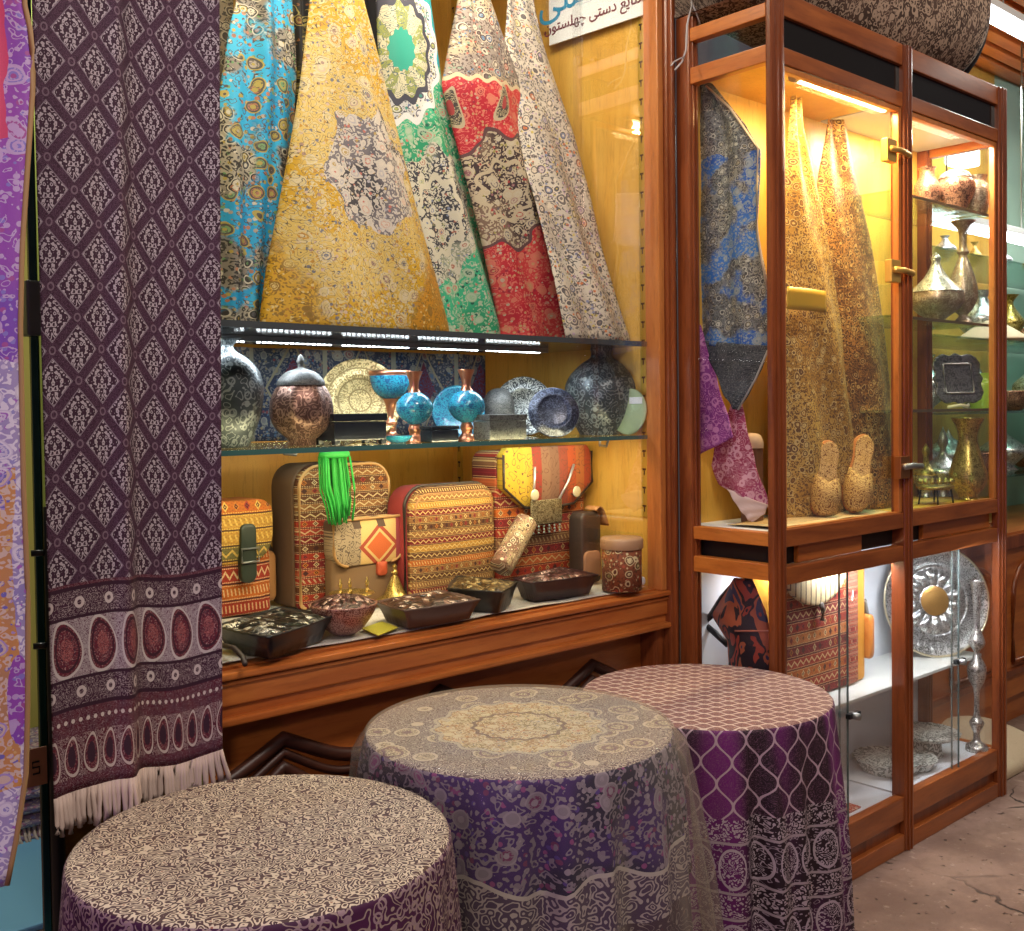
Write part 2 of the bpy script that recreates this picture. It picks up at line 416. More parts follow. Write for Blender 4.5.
def tx_table(kind, R):
    s = Sh({1: 'scroll termeh with painted glancing light', 2: 'violet paisley termeh', 3: 'plum scale termeh'}[kind]); u, v = s.uv()
    rad = hyp(u, v); ang = s.m('ARCTAN2', v, u) * R
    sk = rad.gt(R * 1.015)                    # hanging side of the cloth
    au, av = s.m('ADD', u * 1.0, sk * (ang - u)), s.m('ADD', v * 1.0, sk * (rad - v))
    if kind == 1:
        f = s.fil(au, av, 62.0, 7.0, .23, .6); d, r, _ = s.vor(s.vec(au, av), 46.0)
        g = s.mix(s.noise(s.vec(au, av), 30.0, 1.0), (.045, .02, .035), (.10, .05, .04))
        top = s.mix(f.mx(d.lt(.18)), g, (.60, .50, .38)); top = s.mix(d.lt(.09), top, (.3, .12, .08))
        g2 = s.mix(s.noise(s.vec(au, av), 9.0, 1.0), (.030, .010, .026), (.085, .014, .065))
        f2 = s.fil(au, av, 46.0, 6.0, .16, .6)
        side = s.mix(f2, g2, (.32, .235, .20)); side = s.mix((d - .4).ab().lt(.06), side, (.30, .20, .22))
        c = s.mix(sk, top, side)  # one fabric: cream top and purple sides paint in the glancing light
    elif kind == 2:
        q = scall(s, u, v, 0.0, 0.0, R, R, 16.0, .04)
        f = s.fil(au, av, 70.0, 7.0, .22, .6)
        g = s.ramp(q, [(0.0, (.34, .22, .12)), (.22, (.30, .24, .10)), (.40, (.22, .19, .14)), (.55, (.11, .08, .12)), (.75, (.09, .065, .07)), (1.0, (.12, .08, .10))])
        l = s.ramp(q, [(0.0, (.66, .52, .36)), (.3, (.62, .56, .36)), (.5, (.56, .52, .42)), (.62, (.38, .34, .34)), (1.0, (.46, .40, .36))])
        top = s.mix(f, g, l)
        top = s.mix(q.lt(.54), top, persian(s, u, v, (.30, .24, .12), (.36, .22, .11), [(.62, .54, .38), (.50, .20, .11), (.24, .24, .30), (.58, .44, .18), (.14, .10, .12)], (.64, .56, .40), 40.0, .3, .16))
        top = s.mix((q - .30).ab().lt(.014), top, (.16, .10, .09))
        d, r, gg = s.vor(s.vec(u, v), 13.0)
        ros = d.lt(.40) * q.gt(.6); fr_ = s.fil(u, v, 105.0, 4.0, .22); top = s.mix(ros, top, s.mix(fr_, (.20, .16, .13), (.54, .48, .38))); top = s.mix((d - .25).ab().lt(.035) * q.gt(.6), top, (.16, .10, .14)); top = s.mix((d - .41).ab().lt(.025) * q.gt(.6), top, (.55, .48, .40))
        top = s.mix((q - .56).ab().lt(.012), top, (.45, .42, .36))
        hb = rad - R
        g2 = s.mix(s.noise(s.vec(au * 1.0, av * .3), 7.0, 1.0), (.018, .010, .06), (.075, .02, .18))
        side = persian(s, au, av, (.012, .008, .045), (.05, .015, .14), [(.30, .25, .33), (.26, .06, .22), (.08, .04, .26), (.22, .17, .26), (.16, .03, .12)], (.24, .20, .27), 22.0, .58, .13)
        h2 = hb - (.20 + ((au * 27.0).cos()) * .015)
        lace = s.mix(s.fil(au, av, 55.0, 6.0, .2), (.07, .04, .10), (.42, .36, .38))
        side = s.mix(h2.gt(0.0), side, lace); side = s.mix(h2.ab().lt(.004), side, (.5, .45, .45))
        side = s.mix(hb.gt(.30), side, s.mix(s.fil(au, av, 60.0, 4.0, .06), (.06, .03, .06), (.3, .25, .26)))
        c = s.mix(sk, top, side)
    else:
        def net(p, a, b, w):
            x = a / p; cv = (b / (p * 1.45) * 2 * PI).cos() * .25
            fa = ((x - cv + .5).fr() - .5).ab(); fb = ((x + cv).fr() - .5).ab()
            return fa.mn(fb).lt(w)
        n1 = net(.040, u * .8 + v * .6, v * .8 - u * .6, .075); n2 = net(.066, ang, rad, .042)
        sp = s.fil(au, av, 120.0, 5.0, .13)
        top = s.mix(sp, (.20, .09, .09), (.34, .22, .20)); top = s.mix(n1, top, (.60, .46, .40))
        hb = rad - R
        g2 = s.mix(s.sstep(s.noise(s.vec(au, av * .15, 7.0), 8.0, 1.0), .42, .64), (.022, .010, .016), (.16, .014, .15))
        side = s.mix(sp * .5, g2, (.20, .09, .15)); side = s.mix(n2, side, (.44, .30, .36))
        bandc = s.mix(s.fil(au, av, 60.0, 6.0, .2), g2, (.42, .33, .36))
        hq = ((hb - .20) / .165).fr() * .165
        mA = s.fil(au, av, 95.0, 4.0, .20, 1.0); low = s.mix(hq.lt(.048) * mA, g2, (.40, .31, .35))
        ox = ((ang / .062).fr() - .5) * .062; oy = hq - .107; r_ = hyp(ox / .026, oy / .042)
        low = s.mix(hq.gt(.055) * s.fil(au, av, 70.0, 4.0, .10, 1.0), low, (.30, .22, .27))
        low = s.mix(r_.lt(1.0), low, s.mix(s.fil(au, av, 120.0, 4.0, .16), g2, (.42, .33, .38))); low = s.mix((r_ - 1.0).ab().lt(.07), low, (.40, .31, .36))
        low = s.mix((hq - .052).ab().lt(.003), low, (.34, .26, .29)); low = s.mix((hq - .160).ab().lt(.003), low, (.34, .26, .29))
        side = s.mix(hb.gt(.20), side, low)
        c = s.mix(sk, top, side)
    weave(s, au, av, .3); return s.done(c, .6, 0.0, .3)

def kilim(name, bands, period, z0, motif=.03, dark=(.05, .02, .02), light=(.62, .48, .28), seed=1.0, metal=0.0, x0=0.0):
    """woven stripes: bands = list of colours repeated every `period` metres of height"""
    s = Sh(name); u, v = s.uv(); t = (v - z0) / period; n = float(len(bands)); motif = motif * .62
    wob = s.noise(s.vec(u, v), 40.0, 1.0) * .002; v = v + wob; t = (v - z0) / period
    c = s.pal(t.fr(), bands); row = (t * n).fl(); ft = (t * n).fr()
    h = s.m('FRACT', (row * 12.9898 + seed).sin() * 437.58)
    uu = (u - x0) / motif
    tri = ((uu.fr() - .5).ab() * 2.0)
    zig = ((ft - .3 - tri * .4).ab()).lt(.09); e_ = (uu.fr() - .5).ab() + (ft - .5).ab() * .9; dia = e_.lt(.30); hook = ((uu * 2.0 + ft).fr()).lt(.35) * (ft - .5).ab().lt(.22)
    c = s.mix(s.sstep(s.noise(s.vec(u, v * 4.0), 30.0, 2.0), .35, .7) * .35, c, [q * .35 for q in bands[0]])
    c = s.mix(h.lt(.33) * zig * .85, c, light); c = s.mix((h - .5).ab().lt(.17) * dia * .9, c, s.pal((uu.fl() * .37 + row * .21).fr(), [light, dark, (.45, .16, .03), (.30, .03, .03), light])); c = s.mix((h - .5).ab().lt(.17) * (e_ - .12).ab().lt(.05), c, dark)
    c = s.mix(h.gt(.67) * hook * .8, c, light)
    sp = (ft - .5).ab()
    c = s.mix(sp.gt(.46), c, dark); c = s.mix((sp - .40).ab().lt(.028) * ((u / (motif * .22)).fr().lt(.6)), c, light)
    yarn = (u * 420.0).sin() * (v * 700.0).sin(); c = s.mix(yarn.gt(.45) * .30, c, dark)
    s.bump(s.noise(s.vec(u * 1.0, v * 3.0), 260.0, 1.0), .35, .0015)
    return s.done(c, .8, 0.0, .2)

def glass_mat(name, tint=(1, 1, 1), k=.8):
    s = Sh(name); nt = s.nt
    fr = nt.nodes.new('ShaderNodeFresnel'); fr.inputs[0].default_value = 1.35
    tr = nt.nodes.new('ShaderNodeBsdfTransparent'); tr.inputs[0].default_value = tuple(tint) + (1,)
    gl = nt.nodes.new('ShaderNodeBsdfGlossy'); gl.inputs['Roughness'].default_value = 0.01; gl.inputs[0].default_value = (1, 1, 1, 1)
    mx = nt.nodes.new('ShaderNodeMixShader'); f = X(s, fr.outputs[0]) * k
    nt.links.new(f.k, mx.inputs[0]); nt.links.new(tr.outputs[0], mx.inputs[1]); nt.links.new(gl.outputs[0], mx.inputs[2]); nt.links.new(mx.outputs[0], s.out.inputs[0])
    nt.nodes.remove(s.b); return s.mat
def plastic_mat():
    s = Sh('clear plastic sheet'); nt = s.nt
    lw = nt.nodes.new('ShaderNodeLayerWeight'); lw.inputs[0].default_value = .35
    tr = nt.nodes.new('ShaderNodeBsdfTransparent'); tr.inputs[0].default_value = (.96, .94, .9, 1)
    gl = nt.nodes.new('ShaderNodeBsdfPrincipled'); gl.inputs['Roughness'].default_value = .10; gl.inputs['Base Color'].default_value = (.5, .44, .36, 1)
    mx = nt.nodes.new('ShaderNodeMixShader'); f = X(s, lw.outputs['Facing']).pw(1.6) * .6 + .05
    nt.links.new(f.k, mx.inputs[0]); nt.links.new(tr.outputs[0], mx.inputs[1]); nt.links.new(gl.outputs[0], mx.inputs[2]); nt.links.new(mx.outputs[0], s.out.inputs[0])
    nt.nodes.remove(s.b); return s.mat

W_OR = wood('honey stained wood', (.34, .085, .017), (.47, .145, .03), .3, 0)
W_ORZ = wood('honey stained wood upright', (.42, .13, .03), (.54, .20, .05), .3, 2)
W_SHADE = wood('shade dark carved wood', (.035, .012, .008), (.075, .022, .012), .45, 0)  # shade of the carving is put into the wood colour
W_RED = wood('red brown varnished wood', (.15, .034, .010), (.26, .066, .018), .28, 2)
W_REDX = wood('red brown varnished rail', (.22, .055, .013), (.37, .105, .024), .28, 0)
W_RAIL = wood('orange varnished rail', (.44, .12, .02), (.58, .19, .035), .3, 1)
W_YEL = wood('yellow varnished ply', (.62, .33, .045), (.70, .42, .08), .4, 2, .4)
GLASS = glass_mat('window glass', k=.22); GLASS_T = glass_mat('shelf glass', (.78, .90, .87), .7)
def dark_glass():
    s = Sh('dark glass shelf'); return s.done((.008, .012, .015), .12, 0.0, .6)
DGLASS = dark_glass()
BRASS = plain('polished brass', (.78, .48, .12), .38, .55)
GREYM = plain('grey metal', (.32, .33, .33), .4, .8)
BLACKM = plain('black metal', (.012, .014, .016), .35, .3)
WHITE = plain('white laminate', (.68, .72, .78), .45)
SILVER = engraved('engraved silver', (.70, .70, .68), (.22, .21, .20), 60.0, .85, .3, .14, 5.0, .7)
SILVERB = engraved('embossed bright silver', (.78, .80, .80), (.24, .26, .25), 70.0, .85, .28, .13, 4.0, 1.0)
COPPER = engraved('engraved copper', (.48, .24, .15), (.12, .05, .035), 65.0, .75, .35, .15, 5.0, .7)
COPPERP = plain('polished copper', (.68, .28, .16), .3, .9)
DARKPOT = engraved('black engraved silver', (.045, .055, .062), (.24, .26, .26), 55.0, .4, .38, .10, 4.0, .6)
DARKCOP = engraved('dark engraved copper', (.14, .07, .055), (.40, .24, .18), 60.0, .7, .4, .12, 5.0, .6)
GOLDPL = engraved('embossed gold plate', (.78, .60, .28), (.30, .20, .07), 75.0, .35, .4, .15, 4.0, .8, band=.030)
FILIG = engraved('silver filigree', (.50, .52, .50), (.07, .075, .08), 60.0, .6, .4, .20, 5.0, .8)
NAVYPL = engraved('navy enamel', (.015, .02, .045), (.10, .12, .19), 70.0, .15, .3, .12, 5.0, .5)
GREYPOT = engraved('grey stippled metal', (.20, .20, .19), (.08, .08, .08), 160.0, .4, .5, .2, 5.0, .4)
TURQ = engraved('turquoise enamel', (.03, .30, .42), (.02, .10, .22), 90.0, .0, .18, .15, 5.0, .2)
BRASSE = engraved('engraved brass', (.70, .52, .16), (.25, .16, .03), 80.0, .85, .3, .15, 5.0, .6)
BRONZE = engraved('engraved bronze', (.30, .22, .16), (.58, .50, .40), 70.0, .8, .35, .11, 5.0, .6)

# ------------------------------------------------------------------ setting
YW, XR, YB, FZ = 2.05, 2.455, 3.0, 0.912     # glass plane, side wall, back wall, display floor
def concrete():
    s = Sh('worn concrete'); x, y, z = s.obj()
    n = s.noise(s.vec(x, y), 3.0, 6.0, .62); n2 = s.noise(s.vec(x, y), 22.0, 5.0, .65)
    c = s.mix(s.sstep(n, .35, .65), (.15, .085, .062), (.25, .155, .118)); c = s.mix(s.sstep(n2, .5, .72) * .6, c, (.15, .085, .06)); c = s.mix(s.sstep(n2, .28, .42).inv() * .4, c, (.48, .37, .30))
    dx = s.noise(s.vec(x, y, 3.0), 4.0, 4.0) * .30; e = s.vor(s.vec(x + dx, y - dx), 1.1, 'DISTANCE_TO_EDGE')
    cr = s.sstep(e, .001, .006).inv() * s.sstep(s.noise(s.vec(x, y, 5.0), 2.2, 2.0), .40, .50)
    pit = s.sstep(s.noise(s.vec(x, y, 8.0), 30.0, 2.0), .66, .74)
    c = s.mix(cr.mx(pit * .85), c, (.035, .02, .015))
    s.bump(n2 * .6 + n * .5 - cr.mx(pit) * .9, .8, .012)
    return s.done(c, .72, 0.0, .35)
struct('floor', MB().box(-4, 9, -4, 6, -.1, 0), concrete())

# wooden base of the shop window
b = MB().box(.70, 2.53, 2.105, 2.135, 0, .80)
b.box(.70, 2.53, 2.06, 2.135, 0, .14, .006)
struct('wall_front', b, W_OR)
r = MB().box(.70, 2.475, 2.035, 2.135, .835, .893, .004)
r.box(.70, 2.475, 2.022, 2.06, .893, .907, .004); r.box(.70, 2.475, 2.03, 2.06, .880, .888, .002)
r.box(.70, 2.475, 2.042, 2.135, .806, .836, .003); r.box(.70, 2.475, 2.022, 2.06, .796, .812, .005)
struct('trim_1', r, W_OR)
# ogee raised mouldings on the base panel
def ogee(u0, u1, zt):
    pts = []
    for i in range(41):
        t = i / 40; k = abs(t - .5) * 2
        z = zt - .13 * k ** .8 - .06 * max(0, math.sin(PI * (k - .15))) * k
        pts.append((u0 + (u1 - u0) * t, z))
    return pts
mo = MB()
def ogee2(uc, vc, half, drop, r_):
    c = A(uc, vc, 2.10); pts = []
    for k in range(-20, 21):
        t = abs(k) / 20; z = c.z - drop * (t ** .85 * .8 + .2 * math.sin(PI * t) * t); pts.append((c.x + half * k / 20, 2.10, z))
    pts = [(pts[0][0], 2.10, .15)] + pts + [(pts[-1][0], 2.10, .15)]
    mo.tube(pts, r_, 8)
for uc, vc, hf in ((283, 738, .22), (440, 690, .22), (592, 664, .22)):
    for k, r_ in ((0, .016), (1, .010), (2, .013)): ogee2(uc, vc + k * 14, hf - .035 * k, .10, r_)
struct('trim_2', mo, W_SHADE)
# right hand window frame and its mouldings
f = MB().box(2.437, 2.462, 2.035, 2.09, .907, 3.0, .004)
struct('trim_3', f, W_ORZ)
f = MB().box(2.462, 2.50, 2.02, 2.088, 0, 3.0, .008); f.box(2.500, 2.535, 2.045, 2.14, 0, 3.0, .006); f.box(2.470, 2.482, 2.008, 2.03, 0, 3.0, .004); f.box(2.42, 2.462, 2.045, 2.135, 0, .80, .01)
struct('trim_4', f, W_RED)
# two sliding panes
wm = thing('window_1', None, None, (1.5, YW, FZ)); wm['kind'] = 'structure'
build('pane', MB().box(.985, 2.14, 2.052, 2.058, .905, 2.98), GLASS, wm)
build('pane', MB().box(2.115, 2.44, 2.061, 2.067, .905, 2.98), GLASS, wm)
# showcase interior
struct('wall_right', MB().add([(2.475, 2.09, .7), (2.425, YB, .7), (2.425, YB, 3.0), (2.475, 2.09, 3.0), (2.51, 2.09, .7), (2.46, YB + .03, .7), (2.46, YB + .03, 3.0), (2.51, 2.09, 3.0)],
       [(0, 1, 2, 3), (4, 5, 6, 7), (0, 1, 5, 4), (2, 3, 7, 6), (0, 3, 7, 4), (1, 2, 6, 5)], smooth=False), W_YEL)
struct('wall_back', MB().box(.98, 2.46, YB, YB + .04, .0, 3.0), W_YEL)
struct('wall_far', MB().box(-1.2, 1.8, 4.4, 4.45, 0, 3.0), plain('yellow green painted wall', (.46, .44, .10), .6))
struct('ceiling', MB().box(-1.2, 2.53, 2.04, 4.45, 2.98, 3.02), W_YEL)
struct('wall_left', MB().box(.98, 1.0, 2.09, YB + .04, .0, 3.0), plain('olive yellow painted wall', (.42, .38, .08), .6))
struct('trim_5', MB().box(1.0, 2.46, 2.06, YB, .80, FZ), W_OR)      # showcase floor boards

# shelf standards on the side wall and at the back
def standard_mat():
    s = Sh('yellow slotted steel'); x, y, z = s.obj(); f = ((z / .056).fr() - .5) * .056
    slot = y.ab().lt(.007) * (f - .006).ab().lt(.003); stem = y.ab().lt(.0025) * (f + .004).ab().lt(.008)
    return s.done(s.mix(slot.mx(stem), (.50, .33, .04), (.02, .012, .01)), .35, .4)
def standard(u, Y, z0, z1, label):
    t = (Y - 2.09) / (YB - 2.09); x = 2.475 - .05 * t
    o = thing('shelf_standard', label, 'shelf standard', (x, Y, z0), 'slotted shelf standards')
    build('rail', MB().box(x - .006, x + .002, Y - .012, Y + .012, z0, z1, .002), standard_mat(), o)
standard(637, 2.125, 1.12, 2.97, 'slotted shelf rail on the yellow side wall beside the window frame')
standard(434, 2.96, 1.12, 2.97, 'slotted shelf rail in the far corner between green and red cloths')

# ------------------------------------------------------------------ glass shelves
S1, S2 = 1.650, 1.371
o = thing('dark_glass_shelf', 'upper dark glass shelf under the five hanging textiles', 'shelf', (1.55, 2.3, S1))
build('panel', MB().box(1.005, 2.43, 2.085, 2.60, S1 - .012, S1, .002), DGLASS, o)
build('edge_strip', MB().box(1.005, 2.43, 2.078, 2.085, S1 - .014, S1 + .001), plain('bright shelf edge', (.16, .18, .19), .25, .7), o)
o = thing('led_strip', 'white LED strip lamp fixed under the dark glass shelf', 'lamp', (1.5, 2.32, S1 - .03))
build('profile', MB().box(1.01, 2.24, 2.305, 2.33, S1 - .026, S1 - .0125), GREYM, o)
LEDM = glow('white led', (.85, .95, 1.0), 14.0)
x = 1.02
for k in range(5):
    m = MB(); x = 1.02 + k * .245
    for i in range(14): m.box(x, x + .007, 2.309, 2.316, S1 - .0285, S1 - .026); x += .0155
    build('diode_row', m, LEDM, o)
o = thing('clear_glass_shelf', 'lower clear glass shelf carrying vases and plates', 'shelf', (1.55, 2.3, S2))
build('panel', MB().box(1.005, 2.43, 2.085, 2.60, S2 - .010, S2, .001), GLASS_T, o)
build('edge_strip', MB().box(1.005, 2.43, 2.079, 2.085, S2 - .011, S2 + .0005), plain('green glass edge', (.05, .13, .12), .2, 0.0), o)
for (u, Y, lb) in ((600, 2.2, 'small steel bracket under the lower shelf above the cylinder box'), (283, 2.5, 'small steel bracket under the lower shelf above the large backpack')):
    p = A(u, 450, Y); single('shelf_bracket', MB().tube([(p.x, Y, S2 - .0115), (p.x + .01, Y + .01, S2 - .03), (p.x + .05, Y + .02, S2 - .035), (p.x + .06, Y + .02, S2 - .013)], .004), GREYM, lb, 'bracket')

# textile hanging behind the lower shelf
def backcloth():
    s = Sh('blue and red figured hanging'); u, v = s.uv()
    c = persian(s, u, v, (.02, .035, .09), (.04, .055, .10), [(.30, .30, .26), (.22, .05, .06), (.08, .16, .30), (.3, .24, .14)], (.20, .20, .22), 30.0, .35, .11)
    q = (((u / .24).fr() - .5).ab() * 2.0 + ((v / .30).fr() - .5).ab() * 1.4)
    c = s.mix((q - .62).ab().lt(.03), c, (.34, .30, .20)); c = s.mix(q.lt(.4), c, s.mix(s.fil(u, v, 60.0), (.16, .02, .04), (.05, .12, .28)))
    c = s.mix(((u / .24).fr() - .5).ab().gt(.47), c, (.30, .30, .24)); weave(s, u, v); return s.done(c, .7)
m = MB().grid(lambda a, t: (Vector((1.01 + 1.29 * a, 2.66 + .012 * math.sin(a * 40), 1.372 + .262 * t)), (1.01 + 1.29 * a, t * .262)), 90, 8)
single('figured_hanging', m, backcloth(), 'dark blue and red figured textile hanging behind the vases', 'textile', solid=.003)

# ------------------------------------------------------------------ cone textiles on the upper shelf
def lerp_poly(P, z):
    P = sorted(P)
    if z <= P[0][0]: return P[0][1]
    for (a, x), (b, y) in zip(P, P[1:]):
        if z <= b: return x + (y - x) * (z - a) / (b - a)
    return P[-1][1]
def cone(name, label, mat, Lp, Rp, Y, bulge, ph, group='cone draped brocades', ztop=2.93, zb=S1 + .003, folds=3, cat='textile', amp=.012):
    Yt, Yb_ = Y if isinstance(Y, tuple) else (Y, Y)
    yv = lambda v: Yb_ + (Yt - Yb_) * (330 - v) / 520
    L = [(p.z, p.x) for p in (A(u, v, yv(v)) for u, v in Lp)]; R = [(p.z, p.x) for p in (A(u, v, yv(v)) for u, v in Rp)]
    def fn(a, t):
        z = zb + (ztop - zb) * t; x0, x1 = lerp_poly(L, z), lerp_poly(R, z)
        x = x0 + (x1 - x0) * a; w = x1 - x0
        k = math.sin(PI * a) ** .7
        y = Yb_ + (Yt - Yb_) * t - bulge * w * k + amp * (1 - t * .6) * math.sin(a * folds * 2 * PI + ph + t * 3) * k + .007 * math.sin(a * 11 + t * 9 + ph)
        return Vector((x, y, z)), (x, z)
    return single(name, MB().grid(fn, 48, 60), mat, label, cat, group, solid=.003)
def topx(P, du): return [(P[0][0] + du, -190)] + P
g1 = [(212, 320), (214, 120), (228, 30), (236, 0), (242, -190)]; r1 = [(275, 320), (293, 160), (296, 70), (290, 0), (284, -190)]
cone('brocade_cloth', 'sky blue floral brocade draped as a cone beside the purple shawl', tx_blue(), g1, r1, 2.40, .16, .3)
g2 = [(261, 318), (268, 265), (298, 90), (311, 0), (322, -190)]; r2 = [(448, 327), (436, 275), (385, 90), (362, 0), (350, -190)]
c2 = A(350, 320, 2.30).x
cone('brocade_cloth', 'widest brocade cone, gold and cream with grey flower medallion', tx_yellow(c2, S1, A(378, 172, 2.22)), g2, r2, 2.30, .18, 1.2, folds=2)
g3 = [(420, 327), (400, 200), (380, 60), (377, 0), (386, -190)]; r3 = [(505, 330), (470, 190), (440, 80), (431, 0), (420, -190)]
c3 = A(428, 250, 2.38).x
cone('brocade_cloth', 'emerald green brocade cone with white fan medallion near its top', tx_green(c3, S1, A(405, 48, 2.36), A(446, 215, 2.33)), g3, r3, 2.40, .16, 2.0, folds=2)
g4 = [(500, 330), (470, 200), (443, 85), (458, 0), (466, -190)]; r4 = [(580, 333), (556, 240), (520, 90), (491, 0), (484, -190)]
c4 = A(512, 230, 2.36).x
cone('brocade_cloth', 'red brocade cone with dark tan medallion and cream top', tx_red(c4, S1, A(508, 190, 2.30), A(463, 103, 2.30), A(503, 103, 2.30)), g4, r4, 2.36, .2, 2.6, folds=2)
g5 = [(566, 335), (540, 200), (510, 75), (517, 0), (524, -190)]; r5 = [(633, 337), (624, 310), (606, 250), (582, 130), (556, 40), (547, 0), (541, -190)]
cone('brocade_cloth', 'ivory floral brocade cone draped nearest the white sign', tx_white(), g5, r5, (2.46, 2.165), .06, 3.3, folds=2, amp=.006)
# darker cloths glimpsed behind
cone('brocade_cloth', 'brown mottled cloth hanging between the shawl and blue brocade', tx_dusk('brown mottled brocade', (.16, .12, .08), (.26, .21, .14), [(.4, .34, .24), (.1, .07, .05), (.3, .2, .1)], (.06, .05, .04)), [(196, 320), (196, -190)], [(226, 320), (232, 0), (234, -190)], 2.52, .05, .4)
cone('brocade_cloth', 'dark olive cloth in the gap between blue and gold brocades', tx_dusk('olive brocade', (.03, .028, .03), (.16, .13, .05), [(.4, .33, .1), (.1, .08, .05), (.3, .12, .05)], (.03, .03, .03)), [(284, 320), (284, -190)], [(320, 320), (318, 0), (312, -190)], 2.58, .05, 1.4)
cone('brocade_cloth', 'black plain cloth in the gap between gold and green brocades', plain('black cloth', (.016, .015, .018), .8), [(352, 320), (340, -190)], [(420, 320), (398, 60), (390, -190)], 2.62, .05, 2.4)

# ------------------------------------------------------------------ sign
sg = thing('shop_sign', 'white sign with red and blue script on the yellow wall', 'sign', AX(600, 30, 2.452))
p0, p1 = Vector((2.462, 2.10, 2.630)), Vector((2.432, 2.475, 2.630))
def sgp(a, h, out=0.0): 
    d = (p1 - p0); n = Vector((-d.y, d.x, 0)).normalized() * -1
    if n.x > 0: n = -n
    return p0 + d * a + Vector((0, 0, h)) + n * out
m = MB()
q = [sgp(0, 0, .002), sgp(1, 0, .002), sgp(1, .30, .002), sgp(0, .30, .002), sgp(0, 0, .008), sgp(1, 0, .008), sgp(1, .30, .008), sgp(0, .30, .008)]
m.add(q, [(0, 1, 2, 3), (4, 5, 6, 7), (0, 1, 5, 4), (1, 2, 6, 5), (2, 3, 7, 6), (3, 0, 4, 7)], smooth=False)
build('board', m, plain('white sign board', (.80, .84, .84), .4), sg)
def text_part(name, body, size, a, h, mat):
    cu = bpy.data.curves.new(name, 'FONT'); cu.body = body; cu.size = size; cu.extrude = .0008; cu.align_x = 'CENTER'; cu.offset = .0006
    tmp = bpy.data.objects.new('tmp', cu); COL.objects.link(tmp)
    dg = bpy.context.evaluated_depsgraph_get(); me = bpy.data.meshes.new_from_object(tmp.evaluated_get(dg)); bpy.data.objects.remove(tmp)
    me.name = name; d = (p0 - p1).normalized(); n = Vector((d.y, -d.x, 0))
    if n.x > 0: n = -n
    o_ = sgp(a, h, .0088); base = ORI[sg.name]
    for vt in me.vertices: vt.co = o_ + d * vt.co.x + Vector((0, 0, vt.co.y)) + n * vt.co.z - base
    me.materials.clear(); me.materials.append(mat); o = bpy.data.objects.new(name, me); COL.objects.link(o); o.parent = sg
try:
    text_part('lettering', '\uFEE5\uFEEE\uFE98\uFEB4\uFEE0\uFEEC\uFB7C \uFBFD\uFE98\uFEB3\uFEA9 \uFECA\uFBFE\uFE8E\uFEE8\uFEBB', .046, .50, .040, plain('dark red print', (.14, .02, .04), .5))
    text_part('lettering', '\uFBFD\uFEE0\uFEBB\uFE8D', .13, .74, .098, plain('blue print', (.03, .28, .50), .5))
except Exception as e: print('text', e)

# ------------------------------------------------------------------ shelf goods
def lat(name, label, cat, u, vb, z, Y, parts, group=None, n=40, P=None):
    if P is None:
        x = A(u, vb, Y).x; P = Vector((x, Y, z))
    s = sca(P)
    if len(parts) == 1:
        return single(name, MB().lathe([(r * s, h * s) for r, h in parts[0][1]], P, n), parts[0][2], label, cat, group)
    o = thing(name, label, cat, P, group)
    for q in parts: build(q[0], MB().lathe([(r * s, h * s) for r, h in q[1]], P, n, flute=q[3] if len(q) > 3 else 0, famp=q[4] if len(q) > 4 else 0), q[2], o)
    return o
E1 = S2 + .0005
def smooth_prof(P, k=4):
    out = []
    for i in range(len(P) - 1):
        p0_, p1_, p2_, p3_ = P[max(i - 1, 0)], P[i], P[i + 1], P[min(i + 2, len(P) - 1)]
        for j in range(k):
            t = j / k; f = lambda a, b, c, d: .5 * (2 * b + (c - a) * t + (2 * a - 5 * b + 4 * c - d) * t * t + (3 * b - a - 3 * c + d) * t ** 3)
            out.append((max(0, f(p0_[0], p1_[0], p2_[0], p3_[0])), f(p0_[1], p1_[1], p2_[1], p3_[1])))
    return out + [P[-1]]
SP = smooth_prof
lat('engraved_vase', 'large dark engraved vase half hidden behind the purple shawl', 'vase', 226, 449, E1, 2.27,
    [('body', [(0, 0)] + SP([(20, 0), (24, 4), (34, 30), (38, 56), (34, 76), (23, 89), (12, 96), (9, 101), (12, 107), (17, 109)]) + [(15, 109), (8, 101)], DARKPOT)])
lat('lidded_pot', 'copper lidded pot with domed grey lid beside the gold plate', 'pot', 302, 448, E1, 2.24,
    [('body', [(0, 0), (14, 0), (14, 7)] + SP([(16, 8), (26, 18), (31, 30), (30, 46), (25, 57), (22, 60)]), DARKCOP, 8, .035),
     ('lid', SP([(24, 60), (23, 65), (15, 73), (4, 77), (2.5, 80), (4, 84), (2, 89), (0, 91)]), GREYPOT)])
lat('footed_bowl', 'turquoise enamel bowl on a tall copper stem', 'bowl', 391, 446, E1, 2.36,
    [('foot', [(0, 0)] + SP([(14, 0), (12, 4), (6, 8), (5, 14), (7, 18), (4, 24), (5, 36), (8, 42)]), COPPERP),
     ('bowl', SP([(6, 42), (14, 47), (19, 56), (20.5, 66)]) + [(18, 64), (10, 50)], TURQ), ('rim', [(20.4, 65), (21.2, 67), (21, 70), (19.6, 70), (18.5, 65)], COPPERP)])
def turqvase(label, u, vb, Y):
    lat('enamel_vase', label, 'vase', u, vb, E1, Y,
        [('foot', [(0, 0)] + SP([(9.5, 0), (8, 3), (5, 7), (6.5, 12), (5, 17)]), COPPERP), ('body', SP([(5, 17), (13, 22), (18.5, 31), (18, 38), (13, 45), (7, 49)]), TURQ),
         ('neck', SP([(7, 48), (4.5, 53), (5, 60), (8, 68), (8.5, 70)]) + [(6.5, 70), (4, 58)], COPPERP)], 'small turquoise enamel vases')
turqvase('turquoise enamel vase with copper neck in front of the footed bowl', 415, 446, 2.24)
